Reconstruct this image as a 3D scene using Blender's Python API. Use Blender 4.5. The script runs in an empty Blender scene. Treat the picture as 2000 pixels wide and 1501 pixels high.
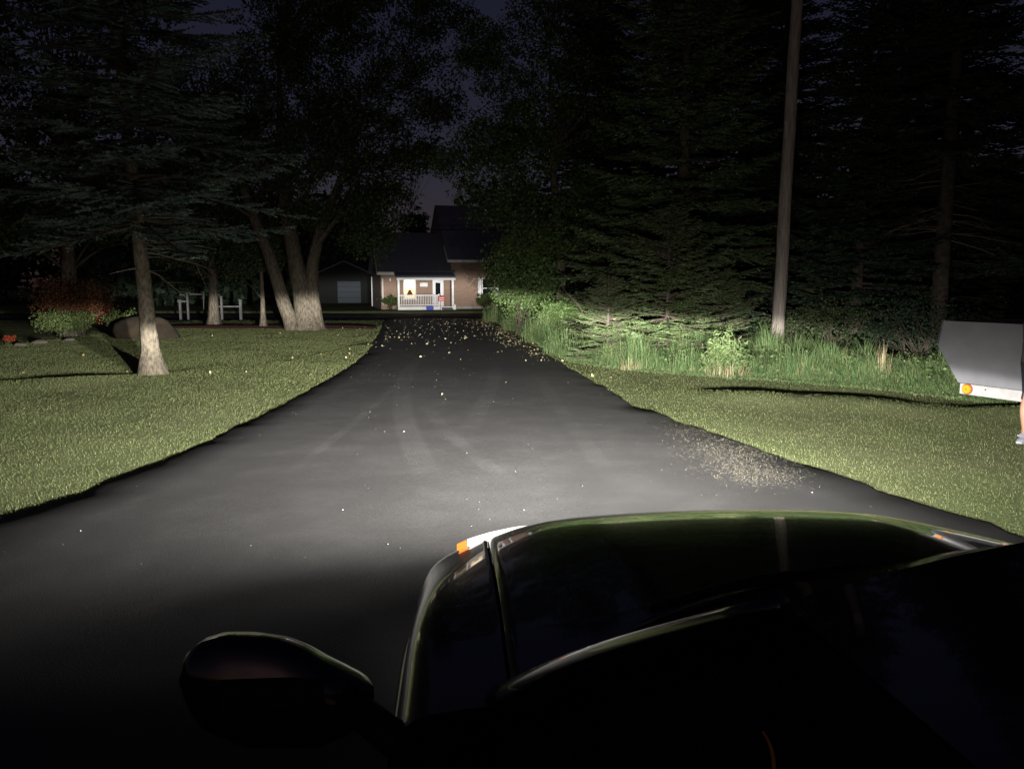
import bpy, bmesh, math, random
import numpy as np
from mathutils import Vector, Matrix

random.seed(7)
RNG = np.random.default_rng(11)
R = math.radians
scene = bpy.context.scene
col = scene.collection

# ------------------------------------------------------------------ camera
CAM_H = 1.75
TH = math.atan2(750 - 555, 1500)          # camera looks slightly down
cd = bpy.data.cameras.new('camera')
cam = bpy.data.objects.new('camera', cd)
col.objects.link(cam)
cam.location = (0, 0, CAM_H)
cam.rotation_euler = (math.pi / 2 - TH, 0, 0)
cd.sensor_width = 36
cd.lens = 27.0
cd.clip_start = 0.05
cd.clip_end = 2000
scene.camera = cam

# ------------------------------------------------------------------ night sky
world = bpy.data.worlds.new('World')
scene.world = world
world.use_nodes = True
wn = world.node_tree
wn.nodes.clear()
w_out = wn.nodes.new('ShaderNodeOutputWorld')
w_bg = wn.nodes.new('ShaderNodeBackground')
w_sky = wn.nodes.new('ShaderNodeTexSky')
w_sky.sky_type = 'NISHITA'
w_sky.sun_disc = False
w_sky.sun_elevation = R(20.0)
w_sky.sun_rotation = R(180)
w_sky.ozone_density = 1.0
w_mix = wn.nodes.new('ShaderNodeMixRGB')
w_mix.blend_type = 'MULTIPLY'
w_mix.inputs['Fac'].default_value = 1.0
w_mix.inputs['Color2'].default_value = (1.25, 0.84, 1.1, 1)
wn.links.new(w_sky.outputs['Color'], w_mix.inputs['Color1'])
wn.links.new(w_mix.outputs['Color'], w_bg.inputs['Color'])
w_bg.inputs['Strength'].default_value = 0.0042
wn.links.new(w_bg.outputs['Background'], w_out.inputs['Surface'])

vs = scene.view_settings
vs.view_transform = 'Standard'
vs.look = 'None'
vs.exposure = 0.0
vs.gamma = 1.0
vs.use_curve_mapping = False
scene.render.engine = 'CYCLES'
scene.cycles.max_bounces = 4
scene.cycles.diffuse_bounces = 2
scene.cycles.glossy_bounces = 3
scene.cycles.transmission_bounces = 4
scene.cycles.transparent_max_bounces = 4

# ------------------------------------------------------------------ helpers
CT, ST = math.cos(TH), math.sin(TH)

def ray(x, y):
    cx, cy = (x - 1000) / 1500, (750 - y) / 1500
    return Vector((cx, CT + cy * ST, -ST + cy * CT))

def G(x, y, z=0.0):
    """photo position -> point on the level z"""
    r = ray(x, y)
    t = (z - CAM_H) / r.z
    return Vector((r.x * t, r.y * t, z))

def A(x, y, Y):
    """photo position -> point at distance Y"""
    r = ray(x, y)
    t = Y / r.y
    return Vector((r.x * t, Y, CAM_H + r.z * t))

def tag(o, label=None, cat=None, group=None, kind=None):
    if label: o['label'] = label
    if cat: o['category'] = cat
    if group: o['group'] = group
    if kind: o['kind'] = kind
    return o

def empty(name, loc=(0, 0, 0), rz=0.0):
    o = bpy.data.objects.new(name, None)
    o.empty_display_size = 0.2
    col.objects.link(o)
    o.location = loc
    o.rotation_euler = (0, 0, rz)
    return o

def link(name, me, m=None, parent=None, smooth=False):
    o = bpy.data.objects.new(name, me)
    col.objects.link(o)
    if m is not None:
        me.materials.clear()
        me.materials.append(m)
    if parent is not None:
        o.parent = parent
    if smooth:
        me.polygons.foreach_set('use_smooth', [True] * len(me.polygons))
    return o

def np_me(name, V, F):
    """fast mesh from vertex array (n,3) and face array (m,k)"""
    V = np.asarray(V, dtype=np.float32)
    F = np.asarray(F, dtype=np.int32)
    me = bpy.data.meshes.new(name)
    me.vertices.add(len(V))
    me.vertices.foreach_set('co', V.ravel())
    k = F.shape[1]
    me.loops.add(F.size)
    me.loops.foreach_set('vertex_index', F.ravel())
    me.polygons.add(len(F))
    me.polygons.foreach_set('loop_start', np.arange(0, F.size, k, dtype=np.int32))
    me.polygons.foreach_set('loop_total', np.full(len(F), k, dtype=np.int32))
    me.update(calc_edges=True)
    return me

class MB:
    """collects simple shapes and links them as one mesh"""
    def __init__(self):
        self.v, self.f = [], []
    def add(self, vs, fs):
        b = len(self.v)
        self.v += [tuple(p) for p in vs]
        self.f += [tuple(i + b for i in f) for f in fs]
        return self
    def box(self, x0, x1, y0, y1, z0, z1):
        return self.add([(x0, y0, z0), (x1, y0, z0), (x1, y1, z0), (x0, y1, z0),
                         (x0, y0, z1), (x1, y0, z1), (x1, y1, z1), (x0, y1, z1)],
                        [(0, 3, 2, 1), (4, 5, 6, 7), (0, 1, 5, 4), (1, 2, 6, 5), (2, 3, 7, 6), (3, 0, 4, 7)])
    def tube(self, pts, rad, n=8, cap=True):
        pts = [Vector(p) for p in pts]
        rad = [rad] * len(pts) if not hasattr(rad, '__len__') else rad
        rings = []
        up = Vector((0.31, 0.17, 0.93))
        for i, p in enumerate(pts):
            d = (pts[min(i + 1, len(pts) - 1)] - pts[max(i - 1, 0)]).normalized()
            if i == 0:
                a = d.cross(up)
                if a.length < 1e-3: a = d.cross(Vector((1, 0, 0)))
            else:
                a = a - d * a.dot(d)
            a.normalize()
            b = d.cross(a)
            rings.append([p + (a * math.cos(2 * math.pi * k / n) + b * math.sin(2 * math.pi * k / n)) * rad[i] for k in range(n)])
        vs = [q for r in rings for q in r]
        fs = []
        for i in range(len(pts) - 1):
            for k in range(n):
                k2 = (k + 1) % n
                fs.append((i * n + k, i * n + k2, (i + 1) * n + k2, (i + 1) * n + k))
        if cap:
            fs.append(tuple(range(n - 1, -1, -1)))
            fs.append(tuple((len(pts) - 1) * n + k for k in range(n)))
        return self.add(vs, fs)
    def grid(self, rows):
        n = len(rows[0])
        vs = [p for r in rows for p in r]
        fs = [(i * n + j, i * n + j + 1, (i + 1) * n + j + 1, (i + 1) * n + j)
              for i in range(len(rows) - 1) for j in range(n - 1)]
        return self.add(vs, fs)
    def prism(self, poly, d):
        """poly: list of 3D points, extruded by vector d"""
        n = len(poly)
        d = Vector(d)
        vs = [Vector(p) for p in poly] + [Vector(p) + d for p in poly]
        fs = [tuple(range(n - 1, -1, -1)), tuple(range(n, 2 * n))]
        fs += [(i, (i + 1) % n, n + (i + 1) % n, n + i) for i in range(n)]
        return self.add(vs, fs)
    def disc(self, c, ax, r, h, n=16):
        c, ax = Vector(c), Vector(ax).normalized()
        return self.tube([c, c + ax * h], r, n)
    def build(self, name, m, parent=None, smooth=False, bevel=0.0):
        me = bpy.data.meshes.new(name)
        me.from_pydata(self.v, [], self.f)
        bm = bmesh.new()
        bm.from_mesh(me)
        bmesh.ops.recalc_face_normals(bm, faces=bm.faces)
        if bevel:
            bmesh.ops.bevel(bm, geom=[e for e in bm.edges if len(e.link_faces) == 2 and e.calc_face_angle(0) > 0.6],
                            offset=bevel, segments=2, affect='EDGES', clamp_overlap=True)
        bm.to_mesh(me)
        bm.free()
        return link(name, me, m, parent, smooth)

# ------------------------------------------------------------------ materials
def new_mat(name):
    m = bpy.data.materials.new(name)
    m.use_nodes = True
    nt = m.node_tree
    return m, nt, nt.nodes['Principled BSDF']

def mat(name, c, rough=0.8, c2=None, scale=8.0, bump=0.0, bscale=None, spec=0.3, metal=0.0, coat=0.0, stretch=(1, 1, 1), lo=0.35, hi=0.65, island=0.0, emit=None, estr=0.0):
    m, nt, b = new_mat(name)
    N, L = nt.nodes.new, nt.links.new
    b.inputs['Roughness'].default_value = rough
    b.inputs['Specular IOR Level'].default_value = spec
    b.inputs['Metallic'].default_value = metal
    b.inputs['Coat Weight'].default_value = coat
    b.inputs['Coat Roughness'].default_value = 0.03
    b.inputs['Base Color'].default_value = (*c, 1)
    tc = N('ShaderNodeTexCoord')
    mp = N('ShaderNodeMapping')
    mp.inputs['Scale'].default_value = stretch
    L(tc.outputs['Object'], mp.inputs['Vector'])
    src = None
    if c2 is not None:
        n = N('ShaderNodeTexNoise')
        n.inputs['Scale'].default_value = scale
        n.inputs['Detail'].default_value = 6
        L(mp.outputs['Vector'], n.inputs['Vector'])
        mr = N('ShaderNodeMapRange')
        mr.inputs['From Min'].default_value = lo
        mr.inputs['From Max'].default_value = hi
        L(n.outputs['Fac'], mr.inputs['Value'])
        mx = N('ShaderNodeMixRGB')
        mx.inputs['Color1'].default_value = (*c, 1)
        mx.inputs['Color2'].default_value = (*c2, 1)
        L(mr.outputs['Result'], mx.inputs['Fac'])
        src = mx.outputs['Color']
        if island:
            g = N('ShaderNodeNewGeometry')
            ad = N('ShaderNodeMath'); ad.operation = 'MULTIPLY_ADD'
            ad.inputs[1].default_value = island
            ad.inputs[2].default_value = 1 - island / 2
            L(g.outputs['Random Per Island'], ad.inputs[0])
            mu = N('ShaderNodeMixRGB'); mu.blend_type = 'MULTIPLY'
            mu.inputs['Fac'].default_value = 1
            L(src, mu.inputs['Color1']); L(ad.outputs[0], mu.inputs['Color2'])
            src = mu.outputs['Color']
        L(src, b.inputs['Base Color'])
    if bump:
        n2 = N('ShaderNodeTexNoise')
        n2.inputs['Scale'].default_value = bscale or scale * 3
        n2.inputs['Detail'].default_value = 8
        L(mp.outputs['Vector'], n2.inputs['Vector'])
        bp = N('ShaderNodeBump')
        bp.inputs['Strength'].default_value = bump
        bp.inputs['Distance'].default_value = 0.02
        L(n2.outputs['Fac'], bp.inputs['Height'])
        L(bp.outputs['Normal'], b.inputs['Normal'])
    if emit:
        b.inputs['Emission Color'].default_value = (*emit, 1)
        b.inputs['Emission Strength'].default_value = estr
    return m

def leaf_mat(name, cols, rough=0.6, trans=0.25, spec=0.25):
    """cols: colours spread over the leaves at random"""
    m, nt, b = new_mat(name)
    N, L = nt.nodes.new, nt.links.new
    g = N('ShaderNodeNewGeometry')
    cr = N('ShaderNodeValToRGB')
    el = cr.color_ramp.elements
    while len(el) > 1: el.remove(el[-1])
    el[0].position = 0.0
    el[0].color = (*cols[0], 1)
    for i, c in enumerate(cols[1:]):
        e = el.new((i + 1) / max(len(cols) - 1, 1))
        e.color = (*c, 1)
    L(g.outputs['Random Per Island'], cr.inputs['Fac'])
    L(cr.outputs['Color'], b.inputs['Base Color'])
    b.inputs['Roughness'].default_value = rough
    b.inputs['Specular IOR Level'].default_value = spec
    if trans <= 0: return m
    t = N('ShaderNodeBsdfTranslucent')
    L(cr.outputs['Color'], t.inputs['Color'])
    mx = N('ShaderNodeMixShader')
    mx.inputs['Fac'].default_value = trans
    L(b.outputs['BSDF'], mx.inputs[1]); L(t.outputs['BSDF'], mx.inputs[2])
    L(mx.outputs['Shader'], nt.nodes['Material Output'].inputs['Surface'])
    return m

M = {}
M['paint'] = mat('car_paint', (0.006, 0.007, 0.009), 0.22, spec=0.5, coat=1.0)
M['trim'] = mat('black_trim', (0.012, 0.012, 0.012), 0.6)
M['rubber'] = mat('rubber', (0.015, 0.015, 0.015), 0.85)
M['alloy'] = mat('alloy', (0.4, 0.4, 0.41), 0.35, metal=1.0)
M['alu'] = mat('aluminium_sheet', (0.15, 0.15, 0.16), 0.6, c2=(0.125, 0.125, 0.135), scale=3, bump=0.05, bscale=40, metal=0.35)
M['alu_rail'] = mat('aluminium_rail', (0.27, 0.265, 0.26), 0.55, c2=(0.23, 0.22, 0.215), scale=6, metal=0.2)
M['pole'] = mat('weathered_pole', (0.30, 0.26, 0.22), 0.85, c2=(0.17, 0.145, 0.125), scale=5, bump=0.6, bscale=14, stretch=(6, 6, 0.5))
M['bark'] = mat('bark', (0.13, 0.11, 0.075), 0.9, c2=(0.045, 0.038, 0.03), scale=7, bump=0.9, bscale=12, stretch=(3, 3, 0.7))
M['bark_spruce'] = mat('bark_spruce', (0.125, 0.105, 0.072), 0.9, c2=(0.045, 0.038, 0.028), scale=9, bump=1.0, bscale=16, stretch=(2, 2, 1))
M['bark_dark'] = mat('bark_dark', (0.075, 0.06, 0.045), 0.95, c2=(0.035, 0.03, 0.024), scale=9, bump=0.8, bscale=16)
M['twig'] = mat('twig', (0.07, 0.055, 0.04), 0.9, c2=(0.04, 0.032, 0.024), scale=9)
M['deadwood'] = mat('dead_branch', (0.20, 0.165, 0.125), 0.9, c2=(0.12, 0.1, 0.07), scale=9)
M['needle_blue'] = leaf_mat('needles_blue_green', [(0.045, 0.07, 0.06), (0.075, 0.105, 0.09), (0.11, 0.14, 0.12), (0.06, 0.075, 0.05)], trans=0)
M['needle'] = leaf_mat('needles_green', [(0.04, 0.07, 0.025), (0.065, 0.10, 0.04), (0.09, 0.125, 0.055), (0.085, 0.10, 0.04)], trans=0)
M['needle_young'] = leaf_mat('needles_olive', [(0.035, 0.06, 0.02), (0.055, 0.085, 0.03), (0.075, 0.105, 0.042), (0.075, 0.085, 0.032)], trans=0)
M['needle_dark'] = leaf_mat('needles_dark', [(0.015, 0.03, 0.016), (0.025, 0.042, 0.022), (0.035, 0.052, 0.03)], trans=0)  # darker needle copy: weak light on right-hand and far trees put into the colour
M['maple'] = leaf_mat('maple_leaves', [(0.03, 0.06, 0.02), (0.05, 0.085, 0.03), (0.08, 0.11, 0.045), (0.045, 0.07, 0.025), (0.11, 0.10, 0.05)])
M['maple_bright'] = leaf_mat('bright_leaves', [(0.045, 0.085, 0.022), (0.065, 0.11, 0.03), (0.095, 0.14, 0.045), (0.05, 0.07, 0.025)])
M['weed'] = leaf_mat('weed_leaves', [(0.07, 0.115, 0.035), (0.10, 0.15, 0.05), (0.13, 0.175, 0.07), (0.10, 0.12, 0.055)])
M['weed_blue'] = leaf_mat('blue_green_grass', [(0.075, 0.15, 0.05), (0.10, 0.175, 0.065), (0.13, 0.19, 0.075), (0.20, 0.19, 0.09)])
M['straw'] = leaf_mat('straw', [(0.30, 0.24, 0.14), (0.24, 0.19, 0.11), (0.38, 0.33, 0.21)], trans=0.15)
M['lawn_blade'] = leaf_mat('lawn_blades', [(0.145, 0.19, 0.07), (0.17, 0.205, 0.08), (0.19, 0.22, 0.09), (0.24, 0.24, 0.12), (0.14, 0.195, 0.07)], trans=0.35)
M['red_leaf'] = leaf_mat('red_shrub_leaves', [(0.07, 0.02, 0.010), (0.11, 0.035, 0.014), (0.09, 0.045, 0.02), (0.045, 0.04, 0.014)])
M['shrub_leaf'] = leaf_mat('shrub_leaves', [(0.04, 0.075, 0.02), (0.07, 0.10, 0.03), (0.11, 0.12, 0.04)])
M['fallen'] = leaf_mat('fallen_leaves', [(0.40, 0.33, 0.15), (0.46, 0.41, 0.26), (0.34, 0.26, 0.10), (0.50, 0.46, 0.34), (0.22, 0.15, 0.06)], trans=0.1)
M['stone'] = mat('boulder', (0.034, 0.025, 0.014), 0.95, c2=(0.018, 0.013, 0.008), scale=3, bump=0.6, bscale=9)
M['stone_pale'] = mat('pale_stone', (0.12, 0.11, 0.08), 0.9, c2=(0.07, 0.06, 0.05), scale=5, bump=0.5, bscale=12)
M['grit'] = mat('grit', (0.5, 0.48, 0.44), 0.8, c2=(0.3, 0.28, 0.26), scale=30)
M['white'] = mat('white_paint', (0.80, 0.80, 0.79), 0.5, c2=(0.70, 0.70, 0.68), scale=2)
M['old_white'] = mat('weathered_white_paint', (0.11, 0.11, 0.11), 0.8, c2=(0.07, 0.07, 0.07), scale=3)
M['mulch'] = mat('red_mulch', (0.16, 0.035, 0.02), 0.95, c2=(0.07, 0.02, 0.012), scale=14, bump=1.0, bscale=25)
M['wire'] = mat('wire', (0.01, 0.01, 0.01), 0.6)
M['skin'] = mat('skin', (0.26, 0.14, 0.085), 0.6, c2=(0.21, 0.11, 0.07), scale=12)
M['denim'] = mat('dark_cloth', (0.012, 0.014, 0.022), 0.9, c2=(0.02, 0.022, 0.03), scale=40)
M['shirt'] = mat('grey_shirt', (0.05, 0.05, 0.055), 0.9, c2=(0.07, 0.07, 0.075), scale=30)
M['shoe'] = mat('white_shoe', (0.24, 0.24, 0.27), 0.7, c2=(0.17, 0.17, 0.2), scale=18)
M['hair'] = mat('hair', (0.03, 0.02, 0.012), 0.6)

# ------------------------------------------------------------------ terrain
def path(pix):
    p = np.array([tuple(G(x, y))[:2] for x, y in pix])
    return p

LP = path([(0, 1007), (175, 953), (350, 884), (525, 804), (600, 763), (675, 721), (720, 687), (744, 645), (750, 628)])
RP = path([(2000, 1044), (1928, 1016), (1800, 982), (1700, 947), (1628, 923), (1544, 896), (1475, 872), (1400, 845),
           (1328, 824), (1286, 803), (1241, 794), (1214, 776), (1175, 753), (1130, 728), (1050, 681), (990, 645), (941, 618)])
LY = np.concatenate([[-12, 2], LP[:, 1], [60]])
LX = np.concatenate([[-4.4, -4.1], LP[:, 0], [LP[-1, 0] - 2]])
RY = np.concatenate([[-12, 0, 3], RP[:, 1], [60]])
RX = np.concatenate([[6.4, 5.6, 4.5], RP[:, 0], [RP[-1, 0] - 2]])
END = 39.5                                   # where the driveway meets the street

def wig(y):
    return 0.012 * np.sin(y * 2.3) + 0.013 * np.sin(y * 5.1 + 1) + 0.012 * np.sin(y * 11.7 + 2)

def xl(y): return np.interp(y, LY, LX) + wig(y)
def xr(y): return np.interp(y, RY, RX) + wig(y + 40)

LIP_R = path([(1150, 738), (1240, 747), (1300, 756), (1450, 764), (1600, 770), (1700, 777), (1900, 792)])
LIP_L = path([(0, 742), (150, 735), (300, 727), (450, 715), (580, 700), (700, 672)])

def sstep(a, b, x):
    t = np.clip((x - a) / (b - a), 0, 1)
    return t * t * (3 - 2 * t)

def noise2(x, y):
    return (np.sin(x * 0.9 + 1.3 * np.sin(y * 0.6)) * np.sin(y * 0.8 + 0.7) * 0.5
            + np.sin(x * 2.1 + y * 1.3 + 0.5) * 0.25 * np.sin(y * 1.7 - x) + 0.15 * np.sin(x * 4.3 + 2 * np.sin(y * 3.1)) * np.sin(y * 3.7))

def H(x, y):
    x = np.asarray(x, dtype=float); y = np.asarray(y, dtype=float)
    z = -0.035 + 0.022 * noise2(x, y)
    # little bank across the right-hand lawn
    d = y - np.interp(x, LIP_R[:, 0], LIP_R[:, 1])
    amp = sstep(2.2, 3.6, x) * (1 - sstep(8.5, 11.5, x))
    z = z + amp * (0.8 + 0.5 * np.sin(x * 2.7) * np.sin(x * 1.1 + 1)) * (0.055 * np.exp(-((d + 0.5) / 0.75) ** 2) - 0.065 * sstep(-0.02, 0.16, d) * (1 - sstep(0.5, 3.0, d)))
    # faint crease across the left-hand lawn
    d = y - np.interp(x, LIP_L[:, 0], LIP_L[:, 1])
    amp = (1 - sstep(-4.2, -3.4, x)) * sstep(-14, -12, x)
    z = z + amp * (0.45 + 0.5 * np.sin(x * 1.3)) * (0.04 * np.exp(-((d + 0.5) / 0.8) ** 2) - 0.045 * sstep(0, 0.25, d) * (1 - sstep(0.4, 2.6, d)))
    # gentle rise under the hedge on the right
    z = z + 0.12 * sstep(3.0, 6.0, x) * sstep(16, 20, y) * (1 - sstep(30, 38, y))
    # bed under the driveway and the street
    a, b = np.interp(y, LY, LX), np.interp(y, RY, RX)
    ins = np.minimum(x - a, b - x)
    z = np.where(y < END + 1, z * (1 - sstep(0.0, 0.12, ins)) - 0.11 * sstep(0.0, 0.12, ins), z)
    st = sstep(END - 0.6, END + 0.2, y) * (1 - sstep(51.5, 52.5, y))
    z = z * (1 - st) - 0.30 * st
    return z

def axis(segs):
    out = []
    for a, b, s in segs:
        out += list(np.arange(a, b, s))
    return np.array(out + [segs[-1][1]])

gx = axis([(-420, -60, 40), (-60, -20, 4), (-20, -12, 0.5), (-12, 12, 0.14), (12, 20, 0.5), (20, 60, 4), (60, 421, 40)])
gy = axis([(-120, -12, 12), (-12, 4, 1), (4, 26, 0.13), (26, 56, 0.3), (56, 100, 4), (100, 501, 40)])
XX, YY = np.meshgrid(gx, gy)
ZZ = H(XX, YY)
V = np.stack([XX.ravel(), YY.ravel(), ZZ.ravel()], 1)
nx, ny = len(gx), len(gy)
ii, jj = np.meshgrid(np.arange(nx - 1), np.arange(ny - 1))
q = (jj * nx + ii).ravel()
F = np.stack([q, q + 1, q + nx + 1, q + nx], 1)

m, nt, b = new_mat('lawn_ground')
N, L = nt.nodes.new, nt.links.new
tc = N('ShaderNodeTexCoord')
def noise_node(scale, detail=6, w=None):
    n = N('ShaderNodeTexNoise'); n.inputs['Scale'].default_value = scale; n.inputs['Detail'].default_value = detail
    L(tc.outputs['Object'], n.inputs['Vector'])
    return n
def mixc(f, a, bb):
    x = N('ShaderNodeMixRGB')
    for i, s in (('Fac', f), ('Color1', a), ('Color2', bb)):
        if hasattr(s, 'links'): L(s, x.inputs[i])
        else: x.inputs[i].default_value = s if i == 'Fac' else (*s, 1)
    return x.outputs['Color']
def rng(s, a, bb):
    x = N('ShaderNodeMapRange'); x.inputs['From Min'].default_value = a; x.inputs['From Max'].default_value = bb
    L(s, x.inputs['Value']); return x.outputs['Result']
c = mixc(rng(noise_node(0.6).outputs['Fac'], .35, .65), (0.13, 0.17, 0.07), (0.18, 0.19, 0.10))
c = mixc(rng(noise_node(9).outputs['Fac'], .42, .7), c, (0.115, 0.135, 0.055))
c = mixc(rng(noise_node(38).outputs['Fac'], .45, .75), c, (0.22, 0.23, 0.115))
L(c, b.inputs['Base Color'])
b.inputs['Roughness'].default_value = 1.0
b.inputs['Specular IOR Level'].default_value = 0.05
bp = N('ShaderNodeBump'); bp.inputs['Strength'].default_value = 0.9; bp.inputs['Distance'].default_value = 0.03
L(noise_node(45, 8).outputs['Fac'], bp.inputs['Height']); L(bp.outputs['Normal'], b.inputs['Normal'])
ground = link('ground', np_me('ground', V, F), m, smooth=True)
tag(ground, 'mown lawn ground on both sides of the black driveway', 'ground', kind='structure')

# ------------------------------------------------------------------ driveway
def asphalt(name, tracks):
    m, nt, b = new_mat(name)
    N, L = nt.nodes.new, nt.links.new
    tc = N('ShaderNodeTexCoord')
    def no(scale, detail=6, src=None):
        n = N('ShaderNodeTexNoise'); n.inputs['Scale'].default_value = scale; n.inputs['Detail'].default_value = detail
        L(src or tc.outputs['Object'], n.inputs['Vector']); return n.outputs['Fac']
    def rg(s, a, bb, c0=0, c1=1):
        x = N('ShaderNodeMapRange'); x.inputs[1].default_value = a; x.inputs[2].default_value = bb
        x.inputs[3].default_value = c0; x.inputs[4].default_value = c1
        L(s, x.inputs[0]); return x.outputs[0]
    def ma(op, a, bb=None, cc=None):
        x = N('ShaderNodeMath'); x.operation = op
        for i, s in enumerate((a, bb, cc)):
            if s is None: continue
            if hasattr(s, 'links'): L(s, x.inputs[i])
            else: x.inputs[i].default_value = s
        return x.outputs[0]
    val = rg(no(0.35), .3, .7, 0.042, 0.058)
    val = ma('ADD', val, rg(no(2.2, 8), .45, .75, 0.0, 0.012))
    sep = N('ShaderNodeSeparateXYZ'); L(tc.outputs['Object'], sep.inputs[0])
    px, py = sep.outputs[0], sep.outputs[1]
    brk = rg(no(1.1, 5), .35, .6)
    for (cx, cy, r, w, amp, y0, y1, tread) in tracks:      # dusty tyre tracks along arcs
        dx = ma('SUBTRACT', px, cx); dy = ma('SUBTRACT', py, cy)
        d = ma('SQRT', ma('ADD', ma('MULTIPLY', dx, dx), ma('MULTIPLY', dy, dy)))
        e = ma('SUBTRACT', d, r)
        ae = ma('ABSOLUTE', e)
        prof = rg(ae, w, w * 0.7)
        if tread:
            st = ma('MULTIPLY_ADD', ma('SINE', ma('MULTIPLY', e, 190.0)), 0.35, 0.65)
            prof = ma('MULTIPLY', prof, st)
        along = ma('MULTIPLY', rg(py, y0, y0 + 1.2), rg(py, y1, y1 - 1.5))
        f = ma('MULTIPLY', ma('MULTIPLY', prof, along), ma('MULTIPLY_ADD', brk, 0.6, 0.4))
        val = ma('MULTIPLY_ADD', f, amp, val)
    val = ma('MULTIPLY', val, rg(no(85, 3), .3, .7, 0.78, 1.22))
    # pale aggregate showing through, scuffs
    vo = N('ShaderNodeTexVoronoi'); vo.inputs['Scale'].default_value = 60
    L(tc.outputs['Object'], vo.inputs['Vector'])
    val = ma('ADD', val, ma('MULTIPLY', rg(vo.outputs['Distance'], .17, .05), rg(no(25, 2), .58, .72, 0, 0.10)))
    val = ma('ADD', val, ma('MULTIPLY', rg(no(1.4, 3), .66, .78, 0, 0.03), rg(no(14, 4), .4, .7)))
    cb = N('ShaderNodeCombineXYZ')
    L(ma('MULTIPLY', val, 0.97), cb.inputs[0]); L(ma('MULTIPLY', val, 0.94), cb.inputs[1]); L(ma('MULTIPLY', val, 0.91), cb.inputs[2])
    L(cb.outputs[0], b.inputs['Base Color'])
    b.inputs['Roughness'].default_value = 0.62
    b.inputs['Specular IOR Level'].default_value = 0.45
    bp = N('ShaderNodeBump'); bp.inputs['Strength'].default_value = 0.55; bp.inputs['Distance'].default_value = 0.006
    L(no(130, 4), bp.inputs['Height'])
    bp2 = N('ShaderNodeBump'); bp2.inputs['Strength'].default_value = 0.10; bp2.inputs['Distance'].default_value = 0.03
    L(no(3, 3), bp2.inputs['Height']); L(bp.outputs['Normal'], bp2.inputs['Normal'])
    L(bp2.outputs['Normal'], b.inputs['Normal'])
    return m

def arc_through(a, b_, c_):
    ax, ay = a; bx, by = b_; cx, cy = c_
    d = 2 * (ax * (by - cy) + bx * (cy - ay) + cx * (ay - by))
    ux = ((ax**2 + ay**2) * (by - cy) + (bx**2 + by**2) * (cy - ay) + (cx**2 + cy**2) * (ay - by)) / d
    uy = ((ax**2 + ay**2) * (cx - bx) + (bx**2 + by**2) * (ax - cx) + (cx**2 + cy**2) * (bx - ax)) / d
    return ux, uy, math.hypot(ax - ux, ay - uy)

def trk(p1, p2, p3, w, amp, tread):
    a, b_, c_ = (tuple(G(*p))[:2] for p in (p1, p2, p3))
    ux, uy, r = arc_through(a, b_, c_)
    ys = [a[1], b_[1], c_[1]]
    return (ux, uy, r, w, amp, min(ys), max(ys), tread)

tracks = [trk((845, 950), (795, 840), (820, 700), 0.16, 0.034, True),
          trk((900, 860), (945, 790), (965, 705), 0.14, 0.030, True),
          trk((560, 930), (700, 820), (790, 735), 0.07, 0.022, False),
          trk((1140, 940), (1080, 830), (1020, 720), 0.15, 0.024, True),
          trk((640, 1120), (560, 1065), (470, 1030), 0.045, 0.030, False),
          trk((1010, 955), (900, 870), (830, 790), 0.10, 0.018, False),
          trk((1210, 960), (1130, 850), (1050, 730), 0.12, 0.02, True)]
M['asphalt'] = asphalt('asphalt', tracks)
M['street'] = mat('street_asphalt', (0.022, 0.022, 0.023), 0.8, c2=(0.035, 0.035, 0.036), scale=2, bump=0.3, bscale=60)

ys = np.concatenate([np.arange(-12, 4, 1.0), np.arange(4, END, 0.22), [END]])
rows = []
for y in ys:
    a, b_ = float(xl(y)), float(xr(y))
    j1, j2 = RNG.normal(0, 0.012), RNG.normal(0, 0.02)
    row = [(a - 0.07 + j1, y, -0.13), (a - 0.035 + j1, y, -0.03), (a + 0.02 + j1, y, -0.006)]
    for k in range(1, 10):
        t = k / 10
        row.append((a + (b_ - a) * t, y, 0.028 * math.sin(math.pi * t)))
    row += [(b_ - 0.02 + j2, y, -0.006), (b_ + 0.035 + j2, y, -0.03), (b_ + 0.07 + j2, y, -0.13)]
    rows.append(row)
rows.append([(p[0], END + 0.25, p[2] - 0.28) for p in rows[-1]])
o = MB().grid(rows).build('driveway', M['asphalt'], smooth=True)
tag(o, 'black asphalt driveway running to the street, with dusty tyre tracks', 'driveway', kind='structure')

# street across the end of the driveway, lower than the driveway crest
o = MB().grid([[(x, y, z) for x in np.arange(-120, 121, 10)] for y, z in ((END + 0.05, -0.17), (END + 1.2, -0.17), (END + 3.0, -0.17), (46.0, -0.14), (52.0, -0.16))]).build('street', M['street'])
tag(o, 'dark asphalt street crossing beyond the end of the driveway', 'street', kind='structure')

# red mulch strip along the far edge of the left lawn
mp_ = []
for px, dep in ((300, 0.6), (400, 2.0), (500, 3.0), (600, 3.4), (690, 3.0), (736, 1.2)):
    p = G(px, 640 + 0.004 * (px - 520))
    yy = p.y
    mp_.append([(p.x * (1 + f * dep / yy), yy + f * dep, float(H(p.x, yy + f * dep)) + 0.02 + 0.05 * math.sin(math.pi * f)) for f in np.linspace(0, 1, 7)])
o = MB().grid(mp_).build('mulch_bed', M['mulch'], smooth=True)
tag(o, 'dark red mulch strip behind the big multi-stemmed tree', 'mulch bed', kind='structure')

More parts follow.
